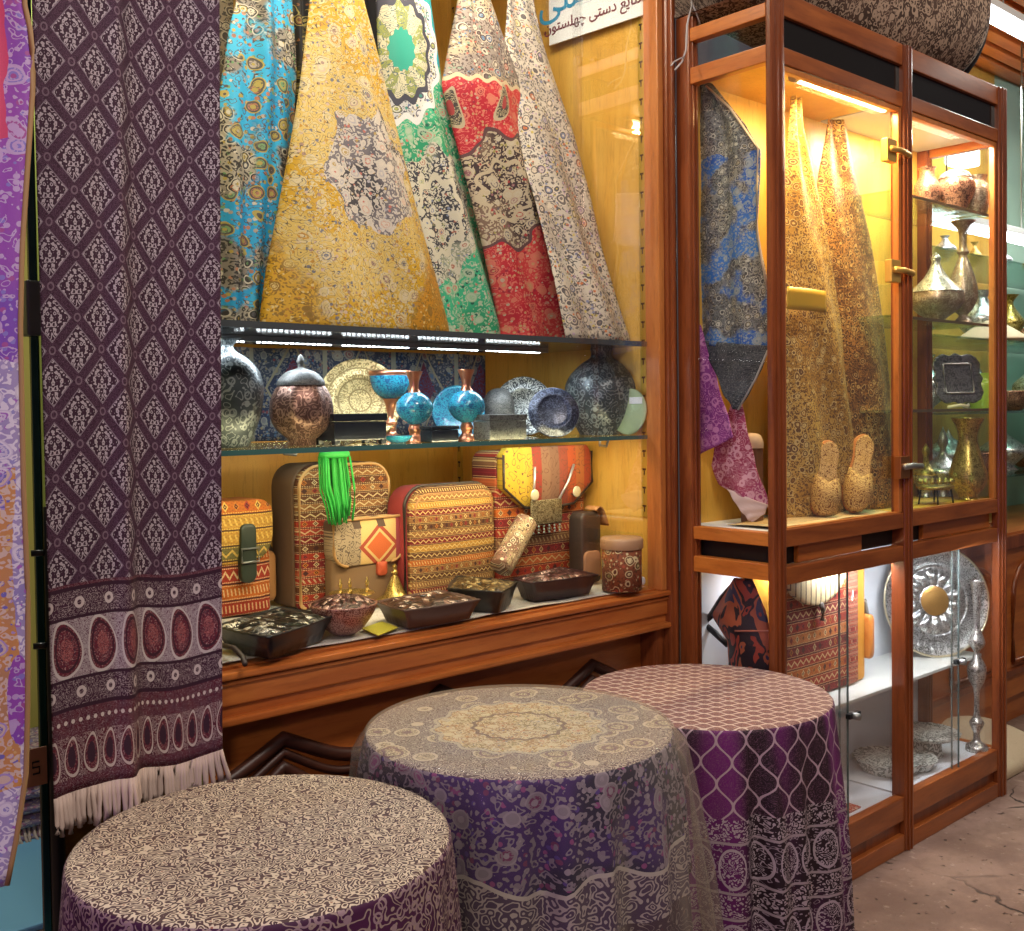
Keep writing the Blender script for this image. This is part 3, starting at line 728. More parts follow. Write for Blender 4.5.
turqvase('turquoise enamel vase with copper neck beside the blue plate', 467, 444, 2.24)
lat('enamel_dish', 'tiny turquoise dish lying beside the black box', 'dish', 398, 443, E1, 2.20, [('dish', [(0, 0)] + SP([(7, 0), (12, 3), (15, 7)]) + [(13, 6), (0, 3)], TURQ)])
lat('domed_pot', 'grey domed metal pot behind the small grey box', 'pot', 499, 442, E1, 2.42, [('dome', [(0, 0)] + SP([(15, 0), (16, 24), (15, 36), (10, 45), (3, 48), (0, 48)]), GREYPOT)])
lat('engraved_vase', 'large round dark vase by the right end of the lower shelf', 'vase', 602, 439, E1, 2.27,
    [('body', [(0, 0)] + SP([(22, 0), (24, 4), (33, 20), (37, 42), (33, 57), (21, 70), (12, 76), (10, 81), (12, 87)]) + [(10, 87), (8, 80)], DARKPOT)])

def plate(name, label, uc, vc, rpx, Y, mat, z=None, tilt=12, yaw=None, group=None, prof=None, flute=0, famp=0, extra=None, n=64, emb=None):
    """plate standing on edge at plane Y, turned towards the street"""
    P = A(uc, vc, Y); R = rpx * sca(P)
    if yaw is None: yaw = math.atan2(P.x, P.y) * .75
    prof = prof or [(0, .0), (.50, .0), (.58, .03), (.66, .06), (.90, .10), (.97, .115), (1.0, .10), (.97, .085), (.6, -.01), (0, -.02)]
    rot = Matrix.Rotation(-yaw, 3, 'Z') @ Matrix.Rotation(math.radians(-tilt), 3, 'X') @ Matrix.Rotation(PI / 2, 3, 'X')
    zc = P.z
    mb = MB().lathe([(r * R, h * R) for r, h in prof], (0, 0, 0), n)
    if emb: mb.v = [(x, y, z_ + R * emb(math.hypot(x, y) / R, math.atan2(y, x)) * (1 if z_ > -.02 * R else 0)) for x, y, z_ in mb.v]
    mb.xf(rot.to_4x4())
    zmin = min(p[2] for p in mb.v); zc = z - zmin if z is not None else P.z
    mb.xf(Matrix.Translation((P.x, P.y, zc)))
    if not extra: return single(name, mb, mat, label, 'plate', group)
    o = thing(name, label, 'plate', (P.x, P.y, zc + zmin), group); build('dish', mb, mat, o)
    for nm, pr_, mt in extra: build(nm, MB().lathe([(r * R, h * R) for r, h in pr_], Vector((P.x, P.y, zc)), n, rot), mt, o)
    return o
FLATP = [(0, .0), (.55, .0), (.60, .03), (.63, .035), (.66, .03), (.70, .03), (.93, .06), (.96, .08), (1.0, .075), (1.0, .06), (.6, -.02), (0, -.02)]
plate('engraved_plate', 'round gold embossed plate standing behind the black box', 360, 390, 42, 2.40, GOLDPL, E1, 10, prof=FLATP)
plate('enamel_plate', 'blue enamel plate standing behind the second turquoise vase', 458, 410, 27, 2.44, TURQ, E1, 14)
plate('filigree_plate', 'pale silver filigree plate standing behind the navy plate', 524, 398, 30, 2.46, FILIG, E1, 12, prof=FLATP)
plate('enamel_plate', 'navy blue plate with raised rim leaning by the big round vase', 554, 412, 26, 2.18, NAVYPL, E1, 16, prof=[(0, .04), (.5, .04), (.58, .07), (.64, .12), (.70, .12), (.76, .06), (.96, .0), (1.0, -.03), (.95, -.08), (0, -.1)])

def boxthing(name, label, cat, u0, u1, vt, vb, Y, dy, mat, z=E1, lidgap=True, feet=False, group=None, lidm=None):
    x0, x1 = A(u0, vb, Y).x, A(u1, vb, Y).x; h = (vb - vt) * sca(((x0 + x1) / 2, Y, z))
    o = thing(name, label, cat, ((x0 + x1) / 2, Y, z), group); zz = z
    if feet:
        for a in (x0 + .008, x1 - .008):
            for c in (Y + .008, Y + dy - .008): build('foot', MB().box(a - .008, a + .008, c - .008, c + .008, z, z + .012, .002), mat, o)
        zz = z + .010
    build('body', MB().box(x0, x1, Y, Y + dy, zz, z + h * .74, .003), mat, o); build('lid', MB().box(x0 - .002, x1 + .002, Y - .002, Y + dy + .002, z + h * .755, z + h, .003), lidm or mat, o)
    return o
LACQ = plain('black lacquer', (.014, .016, .022), .25)
GREYBX = engraved('grey engraved box', (.13, .135, .125), (.06, .06, .06), 90.0, .3, .45, .12)
boxthing('trinket_box', 'black lacquer box with feet in front of the gold plate', 'box', 335, 387, 416, 447, 2.16, .09, LACQ, feet=True)
boxthing('trinket_box', 'low dark box on the left of the second turquoise vase', 'box', 432, 459, 430, 446, 2.14, .05, LACQ)
boxthing('trinket_box', 'small grey box in front of the filigree plate', 'box', 490, 527, 419, 444, 2.15, .07, GREYBX)
p = A(640, 400, 2.30)
x_, y_ = 2.448, 2.13
single('price_card', MB().box(2.43, 2.434, 2.10, 2.15, S2 + .095, S2 + .115), plain('white card', (.8, .8, .82), .6), 'white price card stuck by the window frame beside the round vase', 'card')
P = AX(626, 372, 2.42)
m = MB().lathe([(0, 0), (.068, 0), (.071, .003), (.068, .006), (0, .006)], (0, 0, 0), 40, Matrix.Rotation(.10, 3, 'Y') @ Matrix.Rotation(-PI / 2, 3, 'Y'))
zm = min(v[2] for v in m.v); m.xf(Matrix.Translation((2.435, P.y, E1 - zm + .0)))
m.v = [(a, b_, c) for a, b_, c in m.v]
single('green_disc', m, plain('pale green card', (.36, .46, .27), .6), 'pale green round disc leaning on the side wall behind the big round vase', 'disc')

# ------------------------------------------------------------------ floor of the showcase: cloth, bags, trays
m = MB().grid(lambda a, t: (Vector((1.01 + 1.40 * a, 2.075 + .62 * t, FZ + .003 + .004 * (1 + math.sin(a * 47 + t * 9)) * (.4 + t) * .5 + .002 * (1 + math.sin(t * 23 + a * 13)))), (a * 1.7, t * .62)), 110, 30)
single('display_cloth', m, tx_scroll('white figured cloth', (.52, .50, .44), (.60, .58, .54), (.42, .38, .34), 40.0, .10), 'white cloth spread on the showcase floor under the bags', 'cloth', solid=.002)
G0 = FZ + .012
def rrect(x0, x1, z0, z1, rb, rt, n=6):
    out = []
    for cx, cz, r, a0 in ((x1 - rb, z0 + rb, rb, -PI / 2), (x1 - rt, z1 - rt, rt, 0), (x0 + rt, z1 - rt, rt, PI / 2), (x0 + rb, z0 + rb, rb, PI)):
        for i in range(n + 1): a = a0 + PI / 2 * i / n; out.append((cx + r * math.cos(a), cz + r * math.sin(a)))
    return out
def spot(u0, u1, vb, vt, z=G0):
    P = AZ((u0 + u1) / 2, vb, z); Y = P.y
    return A(u0, vb, Y).x, A(u1, vb, Y).x, Y, z, A((u0 + u1) / 2, vt, Y).z
RED, ORG, MAR, GLD, BRN, TAN = (.32, .035, .02), (.46, .12, .02), (.18, .018, .022), (.44, .24, .045), (.11, .045, .02), (.26, .125, .045)
LEATH = plain('tan leather', (.36, .17, .06), .5); DLEATH = plain('dark brown leather', (.035, .022, .016), .5); GLEATH = plain('dark green leather', (.02, .03, .022), .45)
def line(pts, r, mat, name, par, n=8): return build(name, MB().tube(pts, r, n), mat, par)
# A small backpack at the left
x0, x1, Y, z0, z1 = spot(196, 272, 617, 500); w = x1 - x0; h = z1 - z0
def spotY(u0, u1, Y, vt, z=G0): return A(u0, 580, Y).x, A(u1, 580, Y).x, Y, z, A((u0 + u1) / 2, vt, Y).z
K1 = kilim('orange red kilim', [RED, ORG, RED, ORG, GLD, RED], .27, z0, .035, light=(.62, .45, .25), seed=2.0)
K2 = kilim('ochre kilim', [GLD, ORG, (.5, .26, .04), (.14, .13, .05), GLD], .20, z0 + .03, .05, light=(.6, .4, .1), seed=5.1)
o = thing('kilim_backpack', 'small orange kilim backpack with dark buckled strap beside the shawl', 'backpack', ((x0 + x1) / 2, Y, z0), 'woven kilim bags')
build('body', MB().slab(rrect(x0, x1, z0, z1 - .03, .012, .05), Y + .14, Y, .02, .012), K1, o)
build('flap', MB().slab(rrect(x0 + .004, x1 - .004, z0 + h * .46, z1, .07, .04), Y + .10, Y - .025, .012, .008), K2, o)
xs = A(241, 560, Y).x
st = build('strap', MB().slab(rrect(xs - .022, xs + .022, z0 + h * .30, z0 + h * .80, .02, .015), Y - .022, Y - .046, .003, .004), GLEATH, o)
bk = MB(); bz = z0 + h * .48
bk.tube([(xs - .024, Y - .052, bz), (xs + .024, Y - .052, bz), (xs + .024, Y - .052, bz + .035), (xs - .024, Y - .052, bz + .035), (xs - .024, Y - .052, bz)], .003); build('buckle', bk, GREYM, st)
build('side_pocket', MB().slab(rrect(x1 - .012, x1 + .035, z0 + .02, z0 + h * .52, .015, .02), Y + .12, Y + .03, .006, .01), LEATH, o)
line([(x1 + .005, Y + .05, z0 + h * .66), (x1 + .03, Y + .05, z0 + h * .50), (x1 + .022, Y + .05, z0 + h * .2)], .007, DLEATH, 'webbing', o)
# B big backpack with pocket
x0, x1, Y, z0, z1 = spot(300, 392, 604, 463); w = x1 - x0; h = z1 - z0
K3 = kilim('striped brown kilim', [MAR, RED, BRN, RED, (.36, .08, .04), MAR, RED, BRN, MAR, (.34, .05, .03), RED, BRN, TAN, BRN, TAN, BRN, TAN, BRN], h * 1.02, z0, .05, light=(.55, .44, .25), seed=3.3)
KB = plain('brown woven side', (.12, .065, .035), .8)
o = thing('kilim_backpack', 'tallest striped kilim backpack with flapped front pocket', 'backpack', ((x0 + x1) / 2, Y, z0), 'woven kilim bags')
build('body', MB().slab(rrect(x0, x1, z0, z1, .015, .06), Y + .15, Y + .03, 0, .01), KB, o)
build('front_panel', MB().slab(rrect(x0, x1, z0, z1, .015, .06), Y + .032, Y, .012, .010), K3, o)
line([(a, Y + .002, c) for a, c in rrect(x0 + .004, x1 - .004, z0 + .004, z1 - .004, .015, .06)], .0045, plain('tan piping', (.50, .30, .12), .6), 'piping', o)
px0, px1 = A(322, 580, Y).x, x1 - .004
pk = build('front_pocket', MB().slab(rrect(px0, px1, z0 + .004, z0 + h * .46, .02, .02), Y - .006, Y - .055, .008, .012), plain('brown corduroy', (.20, .12, .06), .8), o)
def flapm():
    s = Sh('cream and orange kilim'); u, v = s.uv(); uu = (u - px0) / (px1 - px0); vv = (v - (z0 + h * .28)) / (h * .36)
    c = s.mix(uu.lt(.35), (.62, .42, .16), (.34, .26, .17)); dia = ((uu - .62).ab() * 1.5 + (vv - .38).ab()).lt(.28); c = s.mix(dia, c, (.55, .12, .03))
    c = s.mix((((uu - .62).ab() * 1.5 + (vv - .38).ab()) - .40).ab().lt(.05), c, (.35, .06, .03)); c = s.mix((uu - .93).ab().lt(.06), c, (.3, .05, .06)); c = s.mix((uu * 18.0 + vv * 3.0).sin().gt(.55) * vv.gt(.75), c, (.10, .06, .04))
    c = s.mix(s.fil(u, v, 60.0) * uu.lt(.35), c, (.10, .07, .05)); return s.done(c, .8)
build('pocket_flap', MB().slab(rrect(px0 - .008, px1, z0 + h * .29, z0 + h * .62, .045, .01), Y - .02, Y - .068, .006, .006), flapm(), o)
line([(a, Y - .070, c) for a, c in rrect(px0 - .006, px1 - .002, z0 + h * .295, z0 + h * .615, .045, .01)[0:30]], .004, plain('tan piping edge', (.40, .22, .08), .6), 'flap_piping', o)
xm = A(368, 570, Y).x
build('tongue', MB().slab(rrect(xm - .016, xm + .016, z0 + h * .20, z0 + h * .30, .01, .004), Y - .055, Y - .073, .003, .004), plain('red orange leather', (.45, .08, .03), .5), o)
# green tassel hanging in front of it
P = A(337, 455, Y - .10); Pb = A(337, 522, Y - .10)
o = thing('green_tassel', 'bright green cord tassel hanging in front of the tallest backpack', 'tassel', Pb)
GT = plain('green cord', (.02, .34, .05), .6); m = MB(); L_ = P.z - Pb.z
for i in range(46):
    a = random.uniform(-1, 1); c = random.uniform(-.5, .5); top = P + Vector((a * .040 - .008, c * .03, -.004 * random.random())); bot = Pb + Vector((a * .030 + .012, c * .024, random.uniform(-.01, .03)))
    mid = (top + bot) / 2 + Vector((a * .012, 0, 0)); m.tube([top, (top + mid) / 2, mid, (mid + bot) / 2 + Vector((.003, 0, 0)), bot], .0030, 5)
build('strands', m, GT, o)
build('knot', MB().lathe(SP([(0, .0), (.040, 0), (.044, .012), (.03, .022), (0, .024)]), (P.x - .008, P.y, P.z - .006), 20, squash=.6), GT, o)
# C rounded bag
x0, x1, Y, z0, z1 = spotY(412, 496, 2.33, 485); w = x1 - x0; h = z1 - z0
K4 = kilim('orange and maroon kilim', [TAN, MAR, TAN, BRN, TAN, ORG, BRN, GLD, MAR, TAN, BRN, TAN, MAR, GLD, TAN, BRN], h, z0, .028, light=(.60, .44, .18), seed=7.7)
o = thing('kilim_bag', 'round topped orange and maroon kilim bag in the middle', 'bag', ((x0 + x1) / 2, Y, z0), 'woven kilim bags')
build('body', MB().slab(rrect(x0, x1, z0, z1, .02, .06), Y + .12, Y + .025, 0, .012), plain('crimson woven side', (.30, .035, .03), .8), o)
build('front_panel', MB().slab(rrect(x0, x1, z0, z1, .02, .06), Y + .027, Y, .014, .010), K4, o)
line([(a, Y + .03, c) for a, c in rrect(x0 - .001, x1 + .001, z0, z1 + .001, .02, .06)], .005, DLEATH, 'zip_edge', o)
line([(a, Y + .001, c) for a, c in rrect(x0 + .014, x1 - .012, z0 + .02, z1 - .02, .015, .045)], .003, LEATH, 'piping', o)
# D tall backpack with silver pendant
x0, x1, Y, z0, z1 = spotY(498, 586, 2.33, 446); w = x1 - x0; h = z1 - z0
K5 = kilim('crimson diamond kilim', [MAR, RED, (.42, .10, .03), MAR, (.20, .10, .05), RED, MAR, ORG], .24, z0, .05, light=(.46, .33, .15), seed=9.2)
o = thing('kilim_backpack', 'tall crimson kilim backpack wearing a silver pendant', 'backpack', ((x0 + x1) / 2, Y, z0), 'woven kilim bags')
build('body', MB().slab(rrect(x0, x1, z0, z1 - .01, .02, .03), Y + .12, Y, .012, .012), K5, o)
def flap5():
    s = Sh('yellow and red flap'); u, v = s.uv(); uu = (u - x0) / w
    c = s.pal(uu, [(.48, .31, .02), (.46, .30, .02), (.47, .31, .03), (.24, .03, .02), (.20, .11, .07), (.17, .09, .06), (.24, .05, .03), (.38, .07, .02), (.36, .11, .03), (.30, .045, .02)])
    c = s.mix(s.fil(u, v, 40.0, 4.0, .06), c, (.12, .05, .03)); return s.done(c, .7)
out = [(x0, z1 - .02), (x0 + .02, z1), (x1 - .02, z1), (x1 - .002, z1 - .02), (x1, z0 + h * .72), (x0 + w * .78, z0 + h * .57), (x0 + w * .5, z0 + h * .55), (x0 + w * .22, z0 + h * .57), (x0, z0 + h * .72)]
out2 = []
for (a, b_) in zip(out, out[1:] + out[:1]):
    for k in range(5): out2.append((a[0] + (b_[0] - a[0]) * k / 5, a[1] + (b_[1] - a[1]) * k / 5))
build('flap', MB().slab(out2, Y + .002, Y - .03, .006, .006), flap5(), o)
Yd = Y
line([(a, Y - .031, c) for a, c in [out[3], out[4], out[5], out[6], out[7], out[8], out[0]]], .004, DLEATH, 'flap_binding', o)
xa, xb = A(524, 480, Y).x, A(563, 480, Y).x; pn0, pn1 = A(529, 525, Y - .04), A(559, 498, Y - .04)
pd = thing('pendant_necklace', 'silver square pendant on chains hanging over the crimson backpack', 'necklace', ((pn0.x + pn1.x) / 2, Y - .05, pn0.z - .03))
build('plaque', MB().slab(rrect(pn0.x, pn1.x, pn0.z, pn1.z, .004, .004), Y - .044, Y - .054, .003, .003), engraved('worked silver gilt', (.42, .38, .24), (.14, .11, .06), 120.0, .7, .4), pd)
for xx in (xa, xb):
    zt = z0 + h * .86; e = pn0.x + .008 if xx == xa else pn1.x - .008
    line([(xx, Y - .048, zt), (xx + (e - xx) * .4, Y - .050, (zt + pn1.z) / 2), (e, Y - .050, pn1.z)], .004, plain('silver chain', (.55, .55, .55), .35, .8), 'chain', pd)
    zz = z0 + h * .66
    build('disc', MB().lathe(SP([(0, .006), (.014, .004), (.016, 0), (0, -.002)]), (xx - .01 if xx == xa else xx + .002, Y - .056, zz), 20, Matrix.Rotation(PI / 2, 3, 'X')), plain('pale disc', (.62, .58, .42), .4, .3), pd)
m = MB()
for i in range(6):
    for j in range(3): m.lathe(SP([(0, -.004), (.004, 0), (0, .004)], 2), (pn0.x + .008 + i * (pn1.x - pn0.x - .016) / 5, Y - .05, pn0.z - .007 - j * .009), 8)
build('beads', m, plain('grey beads', (.25, .30, .28), .35, .3), pd)
# E floral tube case
pa, pb = AZ(497, 573, G0 + .02), A(526, 524, 2.52); pa, pb = A(501, 568, Yd - .10), A(526, 522, Yd - .06)
ax = (pb - pa)
FLOR = tx_dusk('floral printed fabric', (.40, .30, .16), (.20, .10, .06), [(.62, .52, .34), (.60, .50, .38), (.44, .18, .16), (.5, .4, .2)], (.08, .05, .03), 42.0, .2, .08)
o = thing('tube_case', 'slanting floral fabric tube case leaning on the crimson backpack', 'case', pa)
m = MB().tube([pa + ax * t for t in (0, .03, .06, .2, .4, .6, .8, .94, .97, 1)], .034, 18); build('sleeve', m, FLOR, o)
build('cap', MB().tube([pa + ax * 1.0, pa + ax * 1.03, pa + ax * 1.06], .030, 18, .015), DLEATH, o)
# leather pouch and handle
x0, x1, Y, z0, z1 = spot(583, 602, 583, 512)
o = thing('leather_pouch', 'narrow dark leather pouch with tan strap beside the cylinder box', 'pouch', ((x0 + x1) / 2, Y, z0))
build('body', MB().slab(rrect(x0, x1, z0, z1, .012, .02), Y + .06, Y, .008, .008), DLEATH, o)
m = MB(); P = A(598, 520, Y)
m.grid(lambda a, t: (Vector((P.x - .012 + .055 * a, Y - .005 + .05 * t, P.z + .03 + .018 * math.sin(PI * a) - .05 * a * a)), (a, t)), 14, 4); build('strap', m, LEATH, o, solid=.004)
build('patch', MB().slab(rrect(x0 - .002, x1 - .015, z0 + .02, z0 + .10, .008, .02), Y - .002, Y - .012, .003, .003), plain('tan suede patch', (.34, .17, .09), .8), o)
# F cylinder box
P = AZ(622, 589, G0); P.x = min(P.x, 2.37); s_ = sca(P)
lat('cylinder_box', 'round box with painted flowers and wooden lid by the window frame', 'box', 0, 0, 0, 0, [
    ('drum', [(0, 0), (20, 0), (20, 42), (19, 43)], tx_dusk('flower painted board', (.24, .07, .03), (.40, .13, .04), [(.60, .50, .28), (.55, .42, .22), (.40, .08, .05), (.2, .2, .06)], (.12, .04, .02), 30.0, .25, .12)),
    ('lid', [(21, 41), (21.5, 42), (21.5, 50), (20, 52), (0, 52)], plain('turned wood lid', (.38, .22, .12), .45))], P=P)
lat('white_knob', 'small white porcelain knob by the foot of the cylinder box', 'knob', 0, 0, 0, 0, [('knob', SP([(0, 0), (3.5, 1), (4.5, 4), (3.5, 8), (0, 9)]), WHITE)], P=Vector((2.405, 2.088, FZ + .010)), n=16)  # small white knob, loose on the showcase floor

def mottle(name, a, b, c, scale):
    s = Sh(name); u, v = s.uv(); d, r, g = s.vor(s.vec(u, v), scale); col = s.pal(r, [a, b, c, b, a, c]); col = s.mix(d.gt(.52), col, [q * .2 for q in a]); f = s.fil(u, v, scale * 1.4, 5.0, .15); col = s.mix(f, col, a)
    s.bump(d.inv(), .8, .006); return s.done(col, .35, .25)
def tray(name, label, quad, h, mat_side, mat_top, amp=.012, flute=9, inset=.0, group='trays of small trinkets'):
    zt = G0 + h; q = [AZ(u, v, zt) for u, v in quad]; c = sum(q, Vector()) / 4
    o = thing(name, label, 'tray', (c.x, c.y, G0), group)
    per = []
    for i in range(4):
        a, b_ = q[i], q[(i + 1) % 4]
        for k in range(14):
            p_ = a.lerp(b_, k / 14); p_ = c + (p_ - c) * (1 - .10 * (1 - (abs(k / 14 - .5) * 2)) * -0.6 - .06); per.append(p_)
    n = len(per); vs, uv, fs = [], [], []
    for sc_, zz in ((.0, G0), (.82, G0), (.90, G0 + h * .55), (1.0, zt), (1.03, zt + .004), (1.0, zt + .006), (.93, zt)):
        for i, p_ in enumerate(per):
            wob = 1 + .018 * math.cos(i * PI) * (1 if zz > G0 + h * .4 else 0)
            vs.append((c.x + (p_.x - c.x) * sc_ * wob, c.y + (p_.y - c.y) * sc_ * wob, zz)); uv.append((i * .02, zz))
    for k in range(6):
        for i in range(n): j = (i + 1) % n; fs.append((k * n + i, k * n + j, k * n + n + j, k * n + n + i))
    build('tray_body', MB().add(vs, fs, uv), mat_side, o)
    rnd = random.Random(len(label)); bl = [(rnd.random(), rnd.random(), rnd.uniform(.5, 1)) for _ in range(60)]
    def fn(a, t):
        p_ = (q[0].lerp(q[1], a)).lerp(q[3].lerp(q[2], a), t); p_ = c + (p_ - c) * .93
        hh = 0
        for (x, y, g_) in bl:
            dd = ((a - x) * 10) ** 2 + ((t - y) * 6) ** 2
            if dd < 1: hh = max(hh, (1 - dd) ** .5 * g_)
        e = min(a, 1 - a, t, 1 - t); k = min(1, e * 8)
        return Vector((p_.x, p_.y, zt + .001 + amp * hh * k)), (p_.x, p_.y)
    build('trinkets', MB().grid(fn, 60, 36), mat_top, o)
BW = mottle('black and silver trinkets', (.015, .016, .018), (.66, .66, .60), (.16, .16, .15), 55.0)
BRW = mottle('brown and cream trinkets', (.07, .035, .03), (.74, .62, .52), (.22, .12, .09), 50.0)
OLV = mottle('olive and brass trinkets', (.10, .065, .025), (.48, .38, .18), (.24, .17, .07), 60.0)
RSE = mottle('rose brown trinkets', (.09, .035, .035), (.62, .44, .40), (.20, .09, .08), 60.0)
tray('trinket_tray', 'black and silver trinket tray nearest the purple shawl', [(212, 628), (268, 640), (334, 618), (282, 608)], .05, plain('black tray', (.016, .017, .02), .3), BW)
tray('trinket_tray', 'brown and cream trinket tray in front of the round topped bag', [(374, 603), (404, 613), (482, 601), (440, 591)], .045, plain('fluted brown tray', (.09, .055, .045), .35), BRW)
tray('trinket_tray', 'olive and brass trinket tray with a dark base in the middle', [(446, 590), (503, 594), (519, 583), (456, 577)], .055, plain('black fluted tray', (.02, .018, .016), .35), OLV)
tray('trinket_tray', 'rose brown trinket tray in front of the crimson backpack', [(512, 580), (530, 585), (600, 576), (560, 568)], .05, plain('dark wine tray', (.03, .012, .015), .3), RSE)
P = AZ(344, 633, G0)
lat('trinket_bowl', 'round copper bowl heaped with rose trinkets beside the brass lamp', 'bowl', 0, 0, 0, 0, [('bowl', [(0, 0)] + SP([(12, 0), (20, 6), (30, 20), (34, 30)]) + [(32, 30)], engraved('rose copper', (.22, .085, .07), (.50, .30, .26), 90.0, .6, .4)), ('trinkets', SP([(32.5, 28), (26, 33), (16, 37), (8, 36), (0, 39)]), RSE, 9, .05)], P=P)
P = AZ(352, 613, G0); s_ = sca(P)
o = lat('oil_lamp', 'brass oil lamp dish with upright finials behind the copper bowl', 'oil lamp', 0, 0, 0, 0, [('foot', [(0, 0)] + SP([(12, 0), (9, 3), (3, 8), (3, 14)]), BRASSE), ('dish', SP([(3, 14), (14, 16), (23, 20)]) + [(22, 21), (0, 17)], BRASSE)], P=P)
for dx in (-14, -2, 20): build('finial', MB().lathe([(r_ * s_, z_ * s_) for r_, z_ in SP([(1, 17), (2.6, 21), (1, 25), (2, 29), (0, 36)])], P + Vector((dx * s_ * .8, dx * s_ * -.2, 0)), 12), BRASSE, o)
P = AZ(395, 603, G0)
lat('brass_bell', 'conical brass bell on the white cloth beside the round topped bag', 'bell', 0, 0, 0, 0, [('skirt', [(0, 0)] + SP([(24, 0), (22, 3), (12, 8), (7, 18), (4, 26)]), BRASSE), ('handle', SP([(4, 26), (2, 28), (3.5, 31), (1.5, 34), (2.5, 37), (0, 40)]), BRASSE)], P=P)
q = [AZ(u, v, G0 + .001) for u, v in ((362, 629), (378, 636), (398, 628), (382, 622))]
m = MB().add([p_ for p_ in q] + [p_ + Vector((0, 0, .002)) for p_ in q], [(0, 1, 2, 3), (4, 5, 6, 7), (0, 1, 5, 4), (1, 2, 6, 5), (2, 3, 7, 6), (3, 0, 4, 7)], smooth=False)
single('yellow_card', m, plain('yellow green card', (.55, .52, .05), .6), 'yellow green card lying on the white cloth by the copper bowl', 'card')
P = AZ(225, 655, G0)
single('curved_handle', MB().tube([AZ(205, 650, G0 + .01), AZ(222, 645, G0 + .03), AZ(234, 648, G0 + .03), AZ(243, 657, G0 + .012), AZ(245, 664, G0 + .006)], .006), DLEATH, 'dark curved leather handle lying between the shawl and black tray', 'strap')  # dark loop handle lying by the tray
q = [AZ(u, v, G0 + .004) for u, v in ((400, 592), (400, 598), (440, 590), (440, 586))]
m = MB().add([p_ for p_ in q] + [p_ + Vector((0, 0, .008)) for p_ in q], [(0, 1, 2, 3), (4, 5, 6, 7), (0, 1, 5, 4), (1, 2, 6, 5), (2, 3, 7, 6), (3, 0, 4, 7)], smooth=False)
single('wooden_paddle', m, plain('orange wood', (.42, .20, .07), .5), 'flat orange wooden paddle between the brass bell and olive tray', 'paddle')

# ------------------------------------------------------------------ shawl, glass door, far left scarf
YS = 1.93
YL_, YR_ = YS - .034, YS + .034
Lx = [(A(33, 0, YL_).z, A(33, 0, YL_).x), (A(55, 790, YL_).z, A(55, 790, YL_).x)]; Rx = [(A(218, 0, YR_).z, A(218, 0, YR_).x), (A(222, 760, YR_).z, A(222, 760, YR_).x)]
hem = .778
SHU = A(138, 800, YS).x
def shy(a, t): return YS + .034 * math.tanh((a - .44) * 9) - .03 * math.exp(-((a - .40) / .07) ** 2) * (1 - .3 * t) + .006 * math.sin(a * 15 + 1 + t)
def fn(a, t):
    z = hem + (2.62 - hem) * t; x0_, x1_ = lerp_poly(Lx, z), lerp_poly(Rx, z); x = x0_ + (x1_ - x0_) * a
    return Vector((x, shy(a, t), z + (1 - t) * .012 * math.sin(a * 6))), ((a - .5) * .46, z)
sh = thing('paisley_shawl', 'long aubergine shawl with paisley border and pale fringe', 'shawl', (SHU, YS, hem - .08))
build('cloth', MB().grid(fn, 70, 120), tx_shawl(hem), sh, solid=.003)
m = MB(); rnd = random.Random(3); n = 58
for i in range(n):
    a = (i + .5) / n; p_, _ = fn(a, 0); l = .066 + rnd.uniform(-.008, .010); dx = rnd.uniform(-.006, .006)
    if i > n - 7: dx += .012 * (i - n + 7) / 6
    y_ = p_.y + rnd.uniform(-.006, .003)
    m.tube([p_, Vector((p_.x + dx * .3, y_, p_.z - l * .35)), Vector((p_.x + dx * .8, y_ - .002, p_.z - l * .75)), Vector((p_.x + dx, y_ - .001, p_.z - l))], .0042, 6, .0052)
build('fringe', m, plain('pale wool fringe', (.50, .38, .33), .85), sh)

# glass door with long bar handle at the left edge of the shop window
d = thing('door_1', None, None, (.66, 2.06, 0)); d['kind'] = 'structure'
build('door_edge', MB().box(.655, .668, 2.05, 2.062, 0, 3.0, .002), plain('green glass door edge', (.012, .05, .045), .15), d)
build('pane', MB().box(.668, .98, 2.053, 2.060, 0.02, 3.0), glass_mat('door glass', (.80, .92, .86), .5), d)
pz0, pz1 = A(33, 336, 2.05).z, A(33, 281, 2.05).z
build('patch_fitting', MB().box(.645, .675, 2.035, 2.08, pz0, pz1, .004), plain('dull steel', (.16, .165, .17), .45, .7), d)
hz1 = A(43, 507, 2.02).z
hd = build('door_handle', MB().tube([(.672, 2.018, .05), (.672, 2.018, hz1 - .02), (.672, 2.018, hz1)], .013, 12), BLACKM, d)
for v in (553, 646):
    z = A(36, v, 2.03).z; build('standoff', MB().tube([(.640, 2.03, z), (.672, 2.018, z)], .006, 8), BLACKM, hd)
